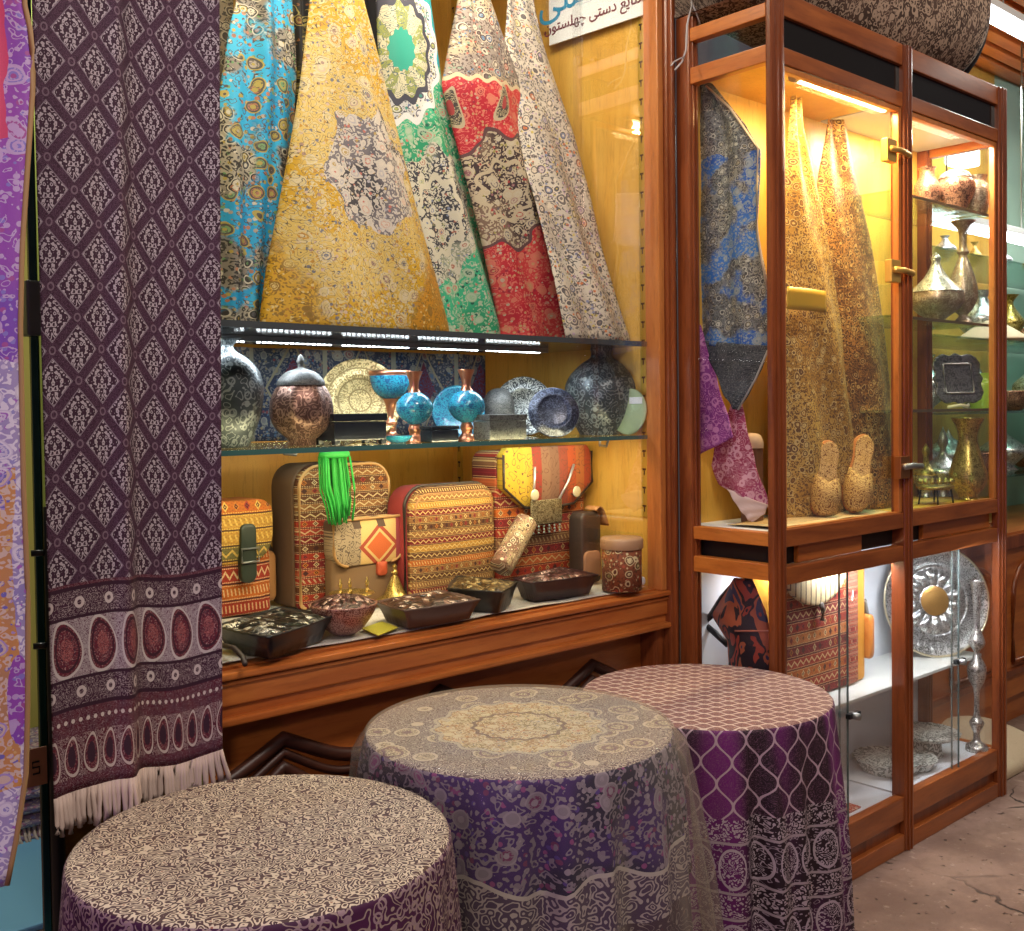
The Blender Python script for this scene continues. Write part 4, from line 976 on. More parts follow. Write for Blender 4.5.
# doorway behind the glass door
def rugm(name, a, b, c):
    s = Sh(name); u, v = s.uv(); col = persian(s, u, v, a, b, [c, (.5, .42, .34), (.1, .05, .1), (.2, .2, .4)], (.45, .38, .32), 14.0, .3, .12); return s.done(col, .9)
tag(build('door_mat', MB().box(.55, 1.5, 3.08, 3.72, 0, .02, .006), plain('pale blue mat', (.16, .42, .62), .6)), 'pale blue mat on the floor inside the shop doorway', 'mat')
RU = [AZ(20, 850, .30), AZ(46, 850, .30)]
rg = thing('folded_rug', 'folded grey violet rug stacked inside the doorway above the blue mat', 'rug', (1.1, 3.9, 0))
m = MB()
for k in range(5):
    z = .002 + k * .05
    m.grid(lambda a, t, z=z, k=k: (Vector((.60 + 1.0 * a, 3.74 - .03 * math.sin(PI * t) + .006 * math.sin(a * 14 + k), z + .047 * t)), (a, z + .12 * t)), 20, 8)
    m.grid(lambda a, t, z=z, k=k: (Vector((.60 + 1.0 * a, 3.74 + .5 * t, z + .048 + .003 * math.sin(a * 9 + t * 5))), (a, t * .5)), 16, 12)
build('layers', m, rugm('grey violet rug', (.22, .16, .22), (.16, .14, .24), (.34, .15, .22)), rg, solid=.004)
m = MB(); rr = random.Random(5)
for i in range(60):
    x = .61 + .98 * i / 60; m.tube([(x, 3.735, .06), (x + rr.uniform(-.006, .006), 3.71, .03), (x + rr.uniform(-.01, .01), 3.69, .006)], .005, 5)
build('rug_fringe', m, plain('beige rug fringe', (.45, .38, .30), .9), rg)
tg = A(37, 768, 2.02)
o = thing('price_tag', 'small orange paper tag beside the door handle', 'tag', (tg.x, 2.028, tg.z - .035))
build('paper', MB().box(tg.x - .020, tg.x + .020, 2.026, 2.028, tg.z - .035, tg.z + .035), plain('orange paper', (.42, .19, .11), .7), o)
build('digits', MB().tube([(tg.x + .006, 2.0255, tg.z + .010), (tg.x - .006, 2.0255, tg.z + .010), (tg.x - .006, 2.0255, tg.z), (tg.x + .006, 2.0255, tg.z), (tg.x + .006, 2.0255, tg.z - .012), (tg.x - .006, 2.0255, tg.z - .012)], .002, 6), BLACKM, o)
# far left scarf
YF_ = 1.78
ed = [(22, -120), (22, 0), (30, 35), (32, 80), (27, 150), (20, 250), (18, 330), (20, 480), (24, 600), (23, 700), (21, 770), (12, 830), (2, 880)]
E = [(p_.z, p_.x) for p_ in (A(u, v, YF_) for u, v in ed)]
zt, zb = 2.75, A(2, 880, YF_).z
def fs_(a, t):
    z = zb + (zt - zb) * t; x1_ = lerp_poly(E, z); x = x1_ - .34 * (1 - a)
    zz = z - (1 - t) * .06 * (1 - a)
    return Vector((x, YF_ + .016 * math.sin(a * 17) + .01 * math.sin(a * 5 + t * 4), zz)), (x, z)
def tx_scarf():
    s = Sh('violet and orange brocade'); u, v = s.uv()
    c = persian(s, u, v, (.24, .05, .34), (.16, .05, .36), [(.42, .28, .5), (.3, .06, .25), (.2, .15, .45)], (.42, .30, .50), 26.0, .5, .08)
    c2 = persian(s, u, v, (.48, .22, .06), (.36, .20, .10), [(.34, .25, .5), (.14, .12, .4), (.55, .35, .12)], (.55, .42, .34), 30.0, .4, .16)
    c3 = persian(s, u, v, (.30, .24, .42), (.22, .18, .40), [(.5, .44, .55), (.3, .1, .4), (.25, .22, .45)], (.60, .55, .62), 30.0, .45, .16)
    n = s.noise(s.vec(u, v), 14.0, 2.0) * .08; cv = c
    n = n - .04; c = s.mix((v + n).lt(1.55), c, c3); e = lerp_poly(E, 1.1)
    c = s.mix((v + n).lt(1.36) * (v + n).gt(.86) * (u + n * .3).lt(e - .014), c, c2); c = s.mix((hyp((u - e + .014) / .016, (v - 1.0) / .07) + n * 8.0).lt(1.0), c, cv)
    c = s.mix((v + n).gt(1.9) * (u + n * .4).lt(A(9, 60, YF_).x), c, (.48, .04, .12))
    weave(s, u, v); return s.done(c, .6)
o = thing('brocade_scarf', 'violet and orange brocade scarf hanging at the far left', 'scarf', (E[0][1] - .15, YF_, zb - .06))
build('cloth', MB().grid(fs_, 30, 90), tx_scarf(), o, solid=.003)
m = MB().tube([fs_(1, t / 60)[0] for t in range(61)], .0045, 6); build('edging', m, plain('brown gold edging', (.30, .17, .07), .6), o)

# ------------------------------------------------------------------ round tables under cloths
def table_cloth(name, label, cx, cy, R, h, kind, mat, zb=.0, folds=13, amp=.018, flare=.045, ph=0.0, wall=None, solid=.003, name2=None, hemf=None, off=0.0, fn2=None):
    n = 160
    vs, uv, fs = [], [], []
    rows = [(R * k / 8, None) for k in range(0, 9)]
    def rad(a, t):          # t 0 at the rim .. 1 at the hem
        f_ = math.sin(folds * a + ph + 1.3 * math.sin(3 * a)); f_ = (1 - 2 * abs(f_) ** 1.5 if f_ < 0 else 1 - .35 * f_) * .62 + math.sin((folds * 2 - 1) * a + ph * 2) * .30
        q = R + .007 + flare * t ** 1.1 * (.7 + .3 * math.cos(a + 2.2)) + amp * min(1, t * 2.2) ** .8 * (f_ - .1) + off
        if fn2: q = fn2(a, t, q)
        return q
    nt = 26
    prof = []
    for k in range(1, 9): prof.append(('t', R * .985 * k / 8))
    for k in range(1, 5): prof.append(('e', k / 4))
    for k in range(1, nt + 1): prof.append(('s', k / nt))
    vs.append((cx, cy, h + off)); uv.append((0, 0))
    for kd, q in prof:
        for i in range(n):
            a = 2 * PI * i / n; hb = zb if hemf is None else hemf(a)
            if kd == 't': r_, z = q, h + off; d_ = q
            elif kd == 'e':
                b_ = q * PI / 2; r_ = R * .985 + (.015 * R + .006 + off) * math.sin(b_); z = h + off - .012 * (1 - math.cos(b_)); d_ = R * .985 + .02 * q
            else:
                r_ = rad(a, q); z = (h + off - .012) + (hb - (h - .012)) * q; d_ = R * .985 + .02 + (h - .012 - hb) * q
            x, y = cx + r_ * math.cos(a), cy + r_ * math.sin(a)
            for (nx, ny, dd) in (wall or ()):
                e_ = nx * x + ny * y - dd
                if e_ > 0: x -= nx * e_; y -= ny * e_
            vs.append((x, y, max(z, .002))); uv.append((d_ * math.cos(a), d_ * math.sin(a)))
    for i in range(n): fs.append((0, 1 + i, 1 + (i + 1) % n))
    for k in range(len(prof) - 1):
        for i in range(n):
            j = (i + 1) % n; b_ = 1 + k * n; fs.append((b_ + i, b_ + n + i, b_ + n + j, b_ + j))
    m = MB().add(vs, fs, uv)
    return tag(build(name, m, mat, loc=(cx, cy, 0), solid=solid), label, 'tablecloth', 'cloths on the round tables')
T1, T2, T3 = (.860, 1.578, .305, .742), (1.502, 1.648, .318, .78), (2.160, 1.664, .308, .725)
def between(a, b, gap=.004):
    d = Vector((b[0] - a[0], b[1] - a[1])); L = d.length; d /= L; m_ = (L + a[2] - b[2]) / 2; dd = d.x * a[0] + d.y * a[1] + m_
    return (d.x, d.y, dd - gap), (-d.x, -d.y, -dd - gap)
W12, W21 = between(T1, T2); W23, W32 = between(T2, T3, .009)
WF, WC = (0, 1, 2.018), (1, 0, 2.484)
sh_ = lambda w_, e: (w_[0], w_[1], w_[2] + e)
table_cloth('tablecloth', 'scrolled cloth on the nearest round table, glancing light painted as cream top and purple sides', *T1, 1, tx_table(1, T1[2]), folds=9, amp=.026, flare=.055, ph=.6, wall=[W12, WF])
def hem2(a): return .40 + .05 * math.cos(4 * (a - .9)) + .02 * math.sin(7 * a)
table_cloth('tablecloth', 'violet medallion cloth under clear plastic on the middle round table', *T2, 2, tx_table(2, T2[2]), folds=10, amp=.032, flare=.03, ph=1.7, hemf=hem2, wall=[sh_(W21, -.004), sh_(W23, -.004), WF])
table_cloth('under_cloth', 'maroon undercloth below the violet hem of the middle table', T2[0], T2[1], T2[2] - .035, .74, 0, tx_scroll('maroun under cloth', (.10, .025, .025), (.16, .05, .035), (.13, .06, .05), 30.0, .08), folds=9, amp=.016, flare=.02, ph=.4, wall=[sh_(W21, -.02), sh_(W23, -.02)])
table_cloth('tablecloth', 'plum scale patterned cloth on the round table against the cabinet', *T3, 3, tx_table(3, T3[2]), folds=11, amp=.036, flare=.035, ph=2.9, wall=[WC, W32, WF])
PLA = plastic_mat()
def pl2(a, t, q):
    d_ = math.cos(a + .80); d2 = math.cos(a - 2.9)
    return q + .018 + max(0, d_) ** 6 * .085 * t ** .8 + max(0, d2) ** 8 * .03 * t
pc = table_cloth('plastic_cover', 'clear plastic sheet draped over the middle round table', T2[0], T2[1], T2[2], T2[3] + .004, 0, PLA, folds=10, amp=.032, flare=.03, ph=1.7, fn2=pl2, off=.004, solid=0, zb=.06, wall=[sh_(W21, .0), sh_(W23, .002), WF])
pc['category'] = 'cover'; del pc['group']

exec_cabinet = True
# ------------------------------------------------------------------ glazed cabinet
X0, X1, XM0, XM1, XE0, XE1 = 2.502, 2.564, 3.225, 3.300, 3.932, 4.000
YC, YK, HC = 1.686, 2.02, 2.605
cb = thing('display_cabinet', 'tall glazed red wood cabinet standing against the shop front', 'cabinet', (3.25, 1.85, 0))
def post(x0, x1, y0, y1):
    m = MB().box(x0, x1, y0, y1, 0, HC, .006)
    for k in (.25, .6): m.box(x0 + (x1 - x0) * k, x0 + (x1 - x0) * (k + .14), y0 - .005, y0 + .004, .0, HC - .002, .002)
    return build('post', m, W_RED, cb)
post(X0, X1, YC, YC + .022); post(XM0 + .01, XM1 - .01, YC, YC + .05); post(XE0, XE1, YC, YC + .03)
post(X0, X0 + .045, YK - .05, YK); post(XE1 - .05, XE1, YK - .05, YK)
def rail_x(x0, x1, z0, z1, y0=YC + .006, y1=YC + .04, mat=None): return build('rail', MB().box(x0, x1, y0, y1, z0, z1, .003), mat or W_REDX, cb)
def rail_y(x0, x1, z0, z1): return build('side_rail', MB().box(x0, x1, YC + .022, YK - .05, z0, z1, .003), W_RAIL, cb)
for (a, b_) in ((X1, XM0 + .01), (XM1 - .01, XE0)):
    rail_x(a, b_, 2.538, HC); rail_x(a, b_, 2.405, 2.452); rail_x(a, b_, 1.055, 1.105); rail_x(a, b_, .948, .998); rail_x(a, b_, .10, .178); rail_x(a, b_, 0.0, .055, YC + .004, YC + .05)
    build('kick_board', MB().box(a, b_, YC + .022, YC + .045, .055, .10), W_RED, cb)
    build('fascia_glass', MB().box(a, b_, YC + .018, YC + .024, 2.452, 2.538), plain('dark smoked glass', (.012, .010, .009), .12), cb)
    build('drawer_front', MB().box(a + (.10 if a < 3 else .12), b_ - (.22 if a < 3 else .02), YC + .028, YC + .045, 1.0, 1.054, .003), W_OR, cb)
    build('added_gap_backing', MB().box(a - .0 if a < 3 else a - .02, b_ + .02 if a < 3 else b_, YC + .046, YK - .02, .999, 1.054), plain('added dark gap backing', (.02, .013, .010), .7), cb)  # dark backing added so the gaps between rails look like unlit holes
    build('floor_board', MB().box(a - .02, b_ + .02, YC + .04, YK - .012, .155, .172), WHITE if a > 3 else WHITE, cb)
    build('shelf_board', MB().box(a - .02, b_ + .02, YC + .04, YK - .012, 1.085, 1.10), WHITE if a < 3 else W_YEL, cb)
    build('ceiling_board', MB().box(a - .02, b_ + .02, YC + .04, YK - .012, 2.43, 2.445), W_YEL if a < 3 else WHITE, cb)
for (x0_, x1_) in ((X0 + .004, X0 + .036), (XE1 - .036, XE1 - .004)):
    rail_y(x0_, x1_, 2.526, 2.565); rail_y(x0_, x1_, 2.402, 2.450); rail_y(x0_, x1_, 1.062, 1.10); rail_y(x0_, x1_, .965, 1.012); rail_y(x0_, x1_, .10, .17); rail_y(x0_, x1_, 0, .055)
    for z0_, z1_ in ((1.10, 2.402), (.17, .965), (2.45, 2.526)): build('side_glass', MB().box((x0_ + x1_) / 2 - .002, (x0_ + x1_) / 2 + .002, YC + .020, YK - .048, z0_, z1_), GLASS, cb)
build('back_panel', MB().box(X0 + .03, XE1 - .03, YK - .012, YK, 1.10, 2.45), W_YEL, cb)
build('back_panel', MB().box(X0 + .03, XE1 - .03, YK - .012, YK, .0, 1.085), WHITE, cb)
# doors: thin honey stile round the upper panes
for (a, b_, hx) in ((X1, XM0 + .01, 1), (XM1 - .01, XE0, 0)):
    dr = build('door', MB().box(a + .002, a + .016, YC + .01, YC + .03, 1.107, 2.403, .002).box(b_ - .020, b_ - .002, YC + .01, YC + .03, 1.107, 2.403, .002).box(a + .01, b_ - .01, YC + .01, YC + .03, 1.104, 1.109, .001).box(a + .01, b_ - .01, YC + .01, YC + .03, 2.388, 2.403, .002), W_ORZ, cb)
    build('pane', MB().box(a + .012, b_ - .012, YC + .018, YC + .022, 1.118, 2.392), GLASS, dr)
    mid = a + (b_ - a) * (.47 if a < 3 else .50)
    for k, (g0, g1_) in enumerate(((a, mid + .03), (mid, b_))):
        build('sliding_pane', MB().box(g0 + .001, g1_ - .001, YC + .014 + .010 * k, YC + .018 + .010 * k, .178, .948), GLASS, cb)
        build('pane_edge', MB().box((g1_ if k == 0 else g0) - .003, (g1_ if k == 0 else g0) + .001, YC + .0135 + .010 * k, YC + .0185 + .010 * k, .178, .948), plain('grey glass edge', (.10, .13, .13), .2), cb)
for (u, v) in ((893, 152), (897, 272), (906, 467)):
    p_ = A(u, v, YC)
    hg = build('hinge', MB().box(p_.x - .055, p_.x + .004, YC - .012, YC + .012, p_.z - .036, p_.z + .036, .003), BRASS if v < 400 else plain('coppered brass', (.5, .2, .07), .35, .9), cb)
    build('hinge_arm', MB().tube([(p_.x - .045, YC - .016, p_.z + .002), (p_.x + .01, YC - .018, p_.z + .004), (p_.x + .075, YC - .014, p_.z)], .010, 10), BRASS if v < 400 else GREYM, hg)
for (u, v) in ((855, 715), (961, 661)):
    p_ = A(u, v, YC)
    lk = build('lock', MB().box(p_.x - .035, p_.x + .03, YC - .004, YC + .012, p_.z - .008, p_.z + .008, .003), BLACKM, cb)
    build('lock_barrel', MB().tube([(p_.x - .01, YC + .01, p_.z), (p_.x - .01, YC - .022, p_.z)], .011, 12), GREYM, lk)
# lower shelf of painted board carrying the bag, glass shelves in the right bay
LSZ = .520
build('lower_shelf', MB().box(X1 - .03, XE1 - .045, YC + .075, YK - .013, LSZ - .012, LSZ, .002), plain('pale grey shelf', (.55, .58, .56), .3), cb)
SHZ = [A(955, 206, YC + .05).z, A(955, 321, YC + .05).z, A(955, 409, YC + .05).z]
for z in SHZ: build('glass_shelf', MB().box(XM1 - .06, XE1 - .045, YC + .05, YK - .013, z - .008, z, .001), GLASS_T, cb)
m = MB()
for z in SHZ: m.box(XM1 - .06, XE1 - .045, YC + .046, YC + .05, z - .009, z + .0005)
build('shelf_edge', m, plain('brown shelf edge', (.13, .085, .045), .3), cb)

# tube lamp in the left bay
pa, pb = A(796, 80, YC + .06), A(884, 106, YC + .06)
TL = thing('tube_lamp', 'lit fluorescent tube under the left bay ceiling of the cabinet', 'lamp', ((pa.x + pb.x) / 2, YC + .06, 2.40))
build('batten', MB().box(pa.x - .02, pb.x + .02, YC + .045, YC + .08, 2.42, 2.43, .003), plain('white batten', (.8, .75, .6), .4), TL)
build('tube', MB().tube([(pa.x, YC + .06, 2.408), (pb.x, YC + .06, 2.408)], .012, 12), glow('warm white tube', (1.0, .80, .42), 18.0), TL)
for x in (pa.x - .008, pb.x + .008): build('socket', MB().tube([(x - .01, YC + .06, 2.408), (x + .01, YC + .06, 2.408)], .015, 12), plain('cream socket', (.7, .6, .4), .5), TL)
# textile rolled on the cabinet top
def roll(a, t):
    x = 2.50 + 1.42 * a; th = 2 * PI * t; r_ = .26 + .012 * math.sin(a * 9 + th * 2) + .012 * math.sin(th * 3 + a * 4)
    k = 1 - .22 * max(0, (a - .93) / .07) ** 2
    y = 1.93 + r_ * k * math.cos(th) * .92; z = HC + .27 + r_ * k * math.sin(th) * 1.15
    return Vector((x, y, max(z, HC + .002))), (x, th * .26)
rl = thing('rolled_carpet', 'brown scroll patterned carpet rolled on top of the cabinet', 'carpet', (3.2, 1.85, HC))
build('roll', MB().grid(roll, 60, 72), tx_scroll('brown scroll carpet', (.06, .033, .024), (.10, .055, .04), (.42, .30, .22), 58.0, .15, 4.0, .8, True), rl, fix=False)
m = MB()
for k in range(9):
    m.tube([Vector((3.925, 1.93 + (.20 - .022 * k) * math.cos(q_ * PI / 14), HC + .27 + (.24 - .026 * k) * math.sin(q_ * PI / 14))) for q_ in range(29)], .013, 6)
build('edge_spiral', m, plain('dark carpet edge', (.03, .025, .03), .9), rl)

# loose wires between window frame and cabinet
m = MB(); W = [A(u, v, 1.95) for u, v in ((690, -20), (692, 5), (687, 25), (686, 50), (682, 62), (675, 70))]; m.tube(W, .003, 6)
m.tube([A(u, v, 1.945) for u, v in ((684, 57), (679, 59), (674, 62), (671, 66))], .0025, 6); m.tube([A(u, v, 1.95) for u, v in ((691, 2), (696, 12), (700, 24))], .0025, 6)
single('loose_wire', m, plain('grey wire', (.40, .36, .36), .6), 'loose grey electric wire between window frame and cabinet', 'wire')

# ------------------------------------------------------------------ textiles in the cabinet
def drape(Lp, Rp, X=None, Y=None, folds=2.5, amp=.008, ph=0.0, ns=30, nt=50, yshift=0.0):
    g = (lambda u, v: AX(u, v, X)) if X else (lambda u, v: A(u, v, Y))
    L = [g(u, v) for u, v in Lp]; R = [g(u, v) for u, v in Rp]
    def at_(P, t):
        k = t * (len(P) - 1); i = min(int(k), len(P) - 2); return P[i].lerp(P[i + 1], k - i)
    def fn(a, t):
        p_ = at_(L, t).lerp(at_(R, t), a); w_ = amp * math.sin(a * folds * 2 * PI + ph + t * 2) + .003 * math.sin(t * 17 + a * 7)
        if X: p_ = p_ + Vector((w_, 0, 0)); return p_, (p_.y, p_.z)
        p_ = p_ + Vector((0, w_ + yshift, 0)); return p_, (p_.x, p_.z)
    return MB().grid(fn, ns, nt)
def tx_cabblue():
    s = Sh('blue and grey brocade'); u, v = s.uv()
    c = persian(s, u, v, (.015, .10, .42), (.03, .16, .50), [(.30, .36, .40), (.1, .2, .3), (.35, .35, .3)], (.20, .28, .36), 34.0, .5, .13)
    c2 = persian(s, u, v, (.16, .17, .17), (.26, .26, .22), [(.45, .45, .38), (.1, .1, .1), (.3, .26, .16)], (.05, .05, .055), 42.0, .25, .17)
    n = s.noise(s.vec(u, v), 9.0, 2.0)
    c = s.mix(s.sstep(n, .45, .53), c, c2); c = s.mix((v + n * .1).gt(2.24), c, c2); weave(s, u, v); return s.done(c, .55)
bt = thing('hanging_brocade', 'blue and grey brocade hanging behind the left glass of the cabinet', 'textile', AX(735, 410, 2.60))
build('cloth', drape([(697, 82), (693, 120), (692, 180), (694, 240), (698, 330), (702, 345)], [(710, 83), (745, 125), (759, 150), (757, 230), (768, 290), (769, 350)], X=2.60, folds=2.2, amp=.007), tx_cabblue(), bt, solid=.003)
build('piping', MB().tube([AX(u, v, 2.590) for u, v in ((706, 86), (730, 108), (758, 148), (757, 180), (757, 230), (762, 262), (768, 290))], .0035, 6), plain('cream piping', (.62, .52, .38), .6), bt)
build('folded_corner', drape([(702, 341), (712, 366), (724, 396), (733, 409)], [(769, 346), (764, 362), (752, 388), (738, 410)], X=2.588, folds=1, amp=.003, nt=20), tx_scroll('charcoal brocade', (.035, .04, .05), (.05, .055, .07), (.17, .18, .19), 90.0, .12), bt, solid=.003)
build('corner_piping', MB().tube([AX(u, v, 2.582) for u, v in ((768, 350), (755, 380), (738, 410))], .003, 6), plain('grey piping', (.34, .34, .34), .6), bt)
PINK = tx_scroll('orchid figured cloth', (.22, .035, .22), (.28, .05, .25), (.50, .20, .42), 60.0, .13, rings=True); ROSE = tx_scroll('rose figured cloth', (.30, .04, .10), (.34, .05, .16), (.60, .32, .40), 60.0, .14, rings=True)
single('orchid_cloth', drape([(694, 318), (692, 360), (692, 410), (693, 458)], [(699, 325), (710, 360), (722, 400), (734, 437)], X=2.585, folds=1.2, amp=.005), PINK, 'orchid purple cloth hanging on the left below the blue brocade', 'textile', solid=.003)
o = thing('rose_cloth', 'rose pink figured cloth with white corner lining below blue brocade', 'textile', AX(748, 520, 2.62))
build('cloth', drape([(731, 405), (716, 440), (710, 465), (718, 485), (742, 500)], [(741, 405), (747, 432), (754, 465), (764, 492), (769, 508)], X=2.62, folds=1.1, amp=.006), ROSE, o, solid=.003)
build('lining', drape([(727, 489), (738, 508), (748, 520)], [(768, 505), (764, 514), (752, 522)], X=2.612, folds=1, amp=.003, nt=10), plain('pinkish white lining', (.62, .48, .46), .7), o, solid=.003)
P = AX(752, 470, 2.70); s_ = sca(P)
o = thing('shoe_last', 'wooden block with a pale rounded top behind the rose cloth', 'block', (P.x, P.y, 1.101))
zt_ = AX(752, 448, 2.70).z; zt2 = AX(752, 432, 2.70).z
build('stem', MB().box(P.x - .02, P.x + .02, P.y - .028, P.y + .028, 1.101, zt_, .004), plain('brown block', (.16, .07, .04), .5), o)
build('top', MB().lathe(SP([(.034, 0), (.034, .02), (.024, .04), (0, .046)]), (P.x, P.y, zt_), 24), plain('pale wood top', (.62, .48, .34), .6), o)

GOLDT = tx_dusk('old gold brocade', (.42, .24, .05), (.58, .38, .10), [(.66, .5, .2), (.25, .12, .03), (.5, .28, .06), (.14, .07, .04)], (.16, .08, .03), 34.0, .25, .15, .5)
GOLDD = tx_dusk('bronze brocade', (.24, .12, .04), (.40, .21, .06), [(.55, .38, .14), (.12, .05, .03), (.42, .2, .05), (.1, .05, .04)], (.07, .035, .02), 36.0, .2, .17, .5)
def cabcone(label, mat, Lp, Rp, Y, bulge, ph, zb=1.103):
    return cone('gold_brocade', label, mat, Lp, Rp, Y, bulge, ph, 'gold brocades in the cabinet', ztop=2.41, zb=zb, folds=2, amp=.008)
cabcone('straight gold brocade hanging in the left bay beside the near post', GOLDT, [(772, 520), (778, 300), (789, 140), (792, 90)], [(862, 520), (842, 330), (812, 170), (802, 125), (800, 90)], 1.86, .10, .2)
cabcone('broad bronze brocade cone spreading behind the gold slippers', GOLDD, [(790, 520), (800, 400), (818, 170), (828, 110), (830, 80)], [(893, 520), (888, 390), (868, 240), (848, 140), (842, 110), (840, 80)], 1.93, .16, 2.2)
p0_, p1_ = A(791, 293, 1.775), A(826, 309, 1.775)
single('gold_ribbon', MB().grid(lambda a, t: (Vector((p0_.x - .02 + (p1_.x - p0_.x + .02) * a, 1.775 - .008 * math.sin(PI * a), p1_.z - .012 + (p0_.z - p1_.z + .030) * t)), (a, t)), 16, 4), plain('shiny gold ribbon', (.75, .48, .04), .35, .3), 'shiny yellow ribbon band across the straight gold brocade', 'ribbon', solid=.002)
# cream cloth and slippers
q_ = [A(790, 505, YC + .24), A(895, 492, YC + .24)]
m = MB().grid(lambda a, t: (Vector((2.575 + .63 * a, YC + .032 + .18 * t - .003 * math.sin(a * 9), 1.104 + .006 * (1 + math.sin(a * 13 + t * 4)) * .5)), (a * .63, t * .2)), 40, 10)
single('cream_cloth', m, tx_scroll('cream figured cloth', (.60, .46, .24), (.64, .52, .30), (.50, .36, .16), 60.0, .10), 'cream cloth spread under the gold slippers', 'cloth', solid=.002)
SLG = tx_scroll('gold embroidered slipper', (.58, .38, .12), (.66, .46, .18), (.20, .08, .02), 75.0, .18); SLI = plain('orange suede', (.50, .19, .04), .7); SLS = tx_scroll('gold insole', (.60, .40, .14), (.66, .46, .20), (.20, .09, .03), 80.0, .16)
def slipper(label, u0, v0, u1, v1, Y, lean):
    pt, pb = A(u0, v0, Y), A(u1, v1, Y - .02); pb.z = 1.112; pt.z = pb.z + (pt.z - pb.z)
    ax = pt - pb; L = ax.length; ez = ax.normalized(); ex = Vector((.80, -.60, 0)); ex = (ex - ez * ex.dot(ez)).normalized(); ey = ex.cross(ez); 
    if ey.y > 0: ey = -ey
    Mx = Matrix(((ex.x, ey.x, ez.x, pb.x), (ex.y, ey.y, ez.y, pb.y), (ex.z, ey.z, ez.z, pb.z), (0, 0, 0, 1)))
    o = thing('embroidered_slipper', label, 'slipper', pb, 'gold embroidered slippers')
    WP = SP([(0, .006), (.02, .018), (.10, .034), (.28, .044), (.48, .037), (.66, .031), (.84, .035), (.94, .028), (1.0, .008)])
    def wid(t):
        for (a, x), (b_, y) in zip(WP, WP[1:]):
            if t <= b_: return x + (y - x) * (t - a) / max(1e-6, b_ - a)
        return WP[-1][1]
    N = 26; out = [(wid(k / N), L * k / N) for k in range(N + 1)] + [(-wid(k / N), L * k / N) for k in range(N, -1, -1)]
    sl = MB().slab([(a, c) for a, c in out], .012, -.002, 0, .003)
    sl.v = [(v[0], -v[1] - .004, v[2]) for v in sl.v]; build('sole', MB().merge(sl, Mx), SLI, o)
    ins = MB().slab([(a * .86, L * .5 + (c - L * .5) * .93) for a, c in out], .010, .0, 0, .002); ins.v = [(v[0], .012 - v[1] * .6, v[2]) for v in ins.v]; build('insole', MB().merge(ins, Mx), SLS, o)
    up = MB().grid(lambda a, t: (Vector((wid(t * .52) * math.cos(PI * a) * 1.06, .004 + .040 * math.sin(PI * a) ** .8 * (math.sin(PI * (.12 + .75 * t)) ** .7), L * (t * .52 - (.10 * (t ** 3)) * (1 - abs(math.cos(PI * a)))) )), (a * .1, t * .13)), 20, 16)
    build('upper', MB().merge(up, Mx), SLG, o, solid=.003)
slipper('gold embroidered slipper leaning on the left of the pair', 830, 440, 822, 503, 1.80, 0)
slipper('gold embroidered slipper of the pair nearer the copper hinge', 866, 434, 853, 505, 1.80, 0)
# lower left bay: red dark bag, kilim backpack
def tx_redbag():
    s = Sh('black and coral print'); u, v = s.uv(); n = s.noise(s.vec(u * 1.0, v * .6), 16.0, 1.5, .5, 1.2)
    c = s.pal(n, [(.015, .012, .016), (.02, .015, .02), (.02, .018, .03), (.40, .06, .04), (.03, .02, .03), (.46, .12, .06), (.05, .05, .12), (.35, .05, .04), (.02, .02, .02), (.02, .02, .02)]); return s.done(c, .5)
xb_ = 2.62
o = thing('printed_bag', 'black and coral printed bag hanging inside the lower left glass', 'bag', AX(745, 668, xb_))
def bagf(a, t):
    Lp = [(735, 578), (712, 615), (728, 640), (730, 675)]; Rp = [(752, 578), (766, 612), (772, 640), (776, 690)]
    k = t * 3; i = min(int(k), 2); l = Vector(Lp[i]).lerp(Vector(Lp[i + 1]), k - i); r_ = Vector(Rp[i]).lerp(Vector(Rp[i + 1]), k - i); q = l.lerp(r_, a)
    p_ = AX(q[0], q[1], xb_); p_.x -= .035 * math.sin(PI * a) * math.sin(PI * min(1, t * .8 + .1)); return p_, (p_.y, p_.z)
build('body', MB().grid(bagf, 24, 30), tx_redbag(), o, solid=.006)
build('strap', MB().tube([AX(u, v, xb_ + .005) for u, v in ((738, 580), (722, 598), (710, 617), (706, 625), (716, 634), (728, 645))], .010, 8), plain('black strap', (.012, .012, .014), .4), o)
build('seam_piping', MB().tube([AX(u, v, xb_ - .042) for u, v in ((735, 631), (750, 631), (768, 631))], .003, 6), plain('coral piping', (.5, .16, .12), .6), o)
Yb = 1.855
x0, x1 = A(780, 680, Yb).x, A(868, 680, Yb).x; z0, z1 = LSZ + .001, .935
KC = kilim('red and gold kilim', [MAR, RED, ORG, RED, MAR, (.52, .18, .05), RED], .26, z0, .05, light=(.62, .46, .22), seed=4.4)
o = thing('kilim_backpack', 'red kilim backpack with orange side standing in the lower cabinet', 'backpack', ((x0 + x1) / 2, Yb, z0), 'woven kilim bags')
build('body', MB().slab(rrect(x0, x1, z0, z1, .012, .03), Yb + .14, Yb + .008, 0, .012), plain('orange suede side', (.55, .24, .02), .7), o)
build('front_panel', MB().slab(rrect(x0, x1 - .075, z0 + .004, z1, .012, .03), Yb + .022, Yb, .008, .008), KC, o)
build('edge_band', MB().slab(rrect(x1 - .135, x1 - .072, z0 + .006, z1 - .01, .006, .006), Yb + .01, Yb - .006, .001, .003), kilim('diagonal banded kilim', [RED, (.30, .03, .03)], .04, z0, .018, light=(.62, .5, .3), seed=1.0), o)
fc = [(x0 + .01 + (x1 - x0 - .15) * k / 24, z1 - .115 * math.sin(PI * k / 24) ** .55) for k in range(25)] + [(x1 - .14, z1 + .008), (x0 + .01, z1 + .008)]
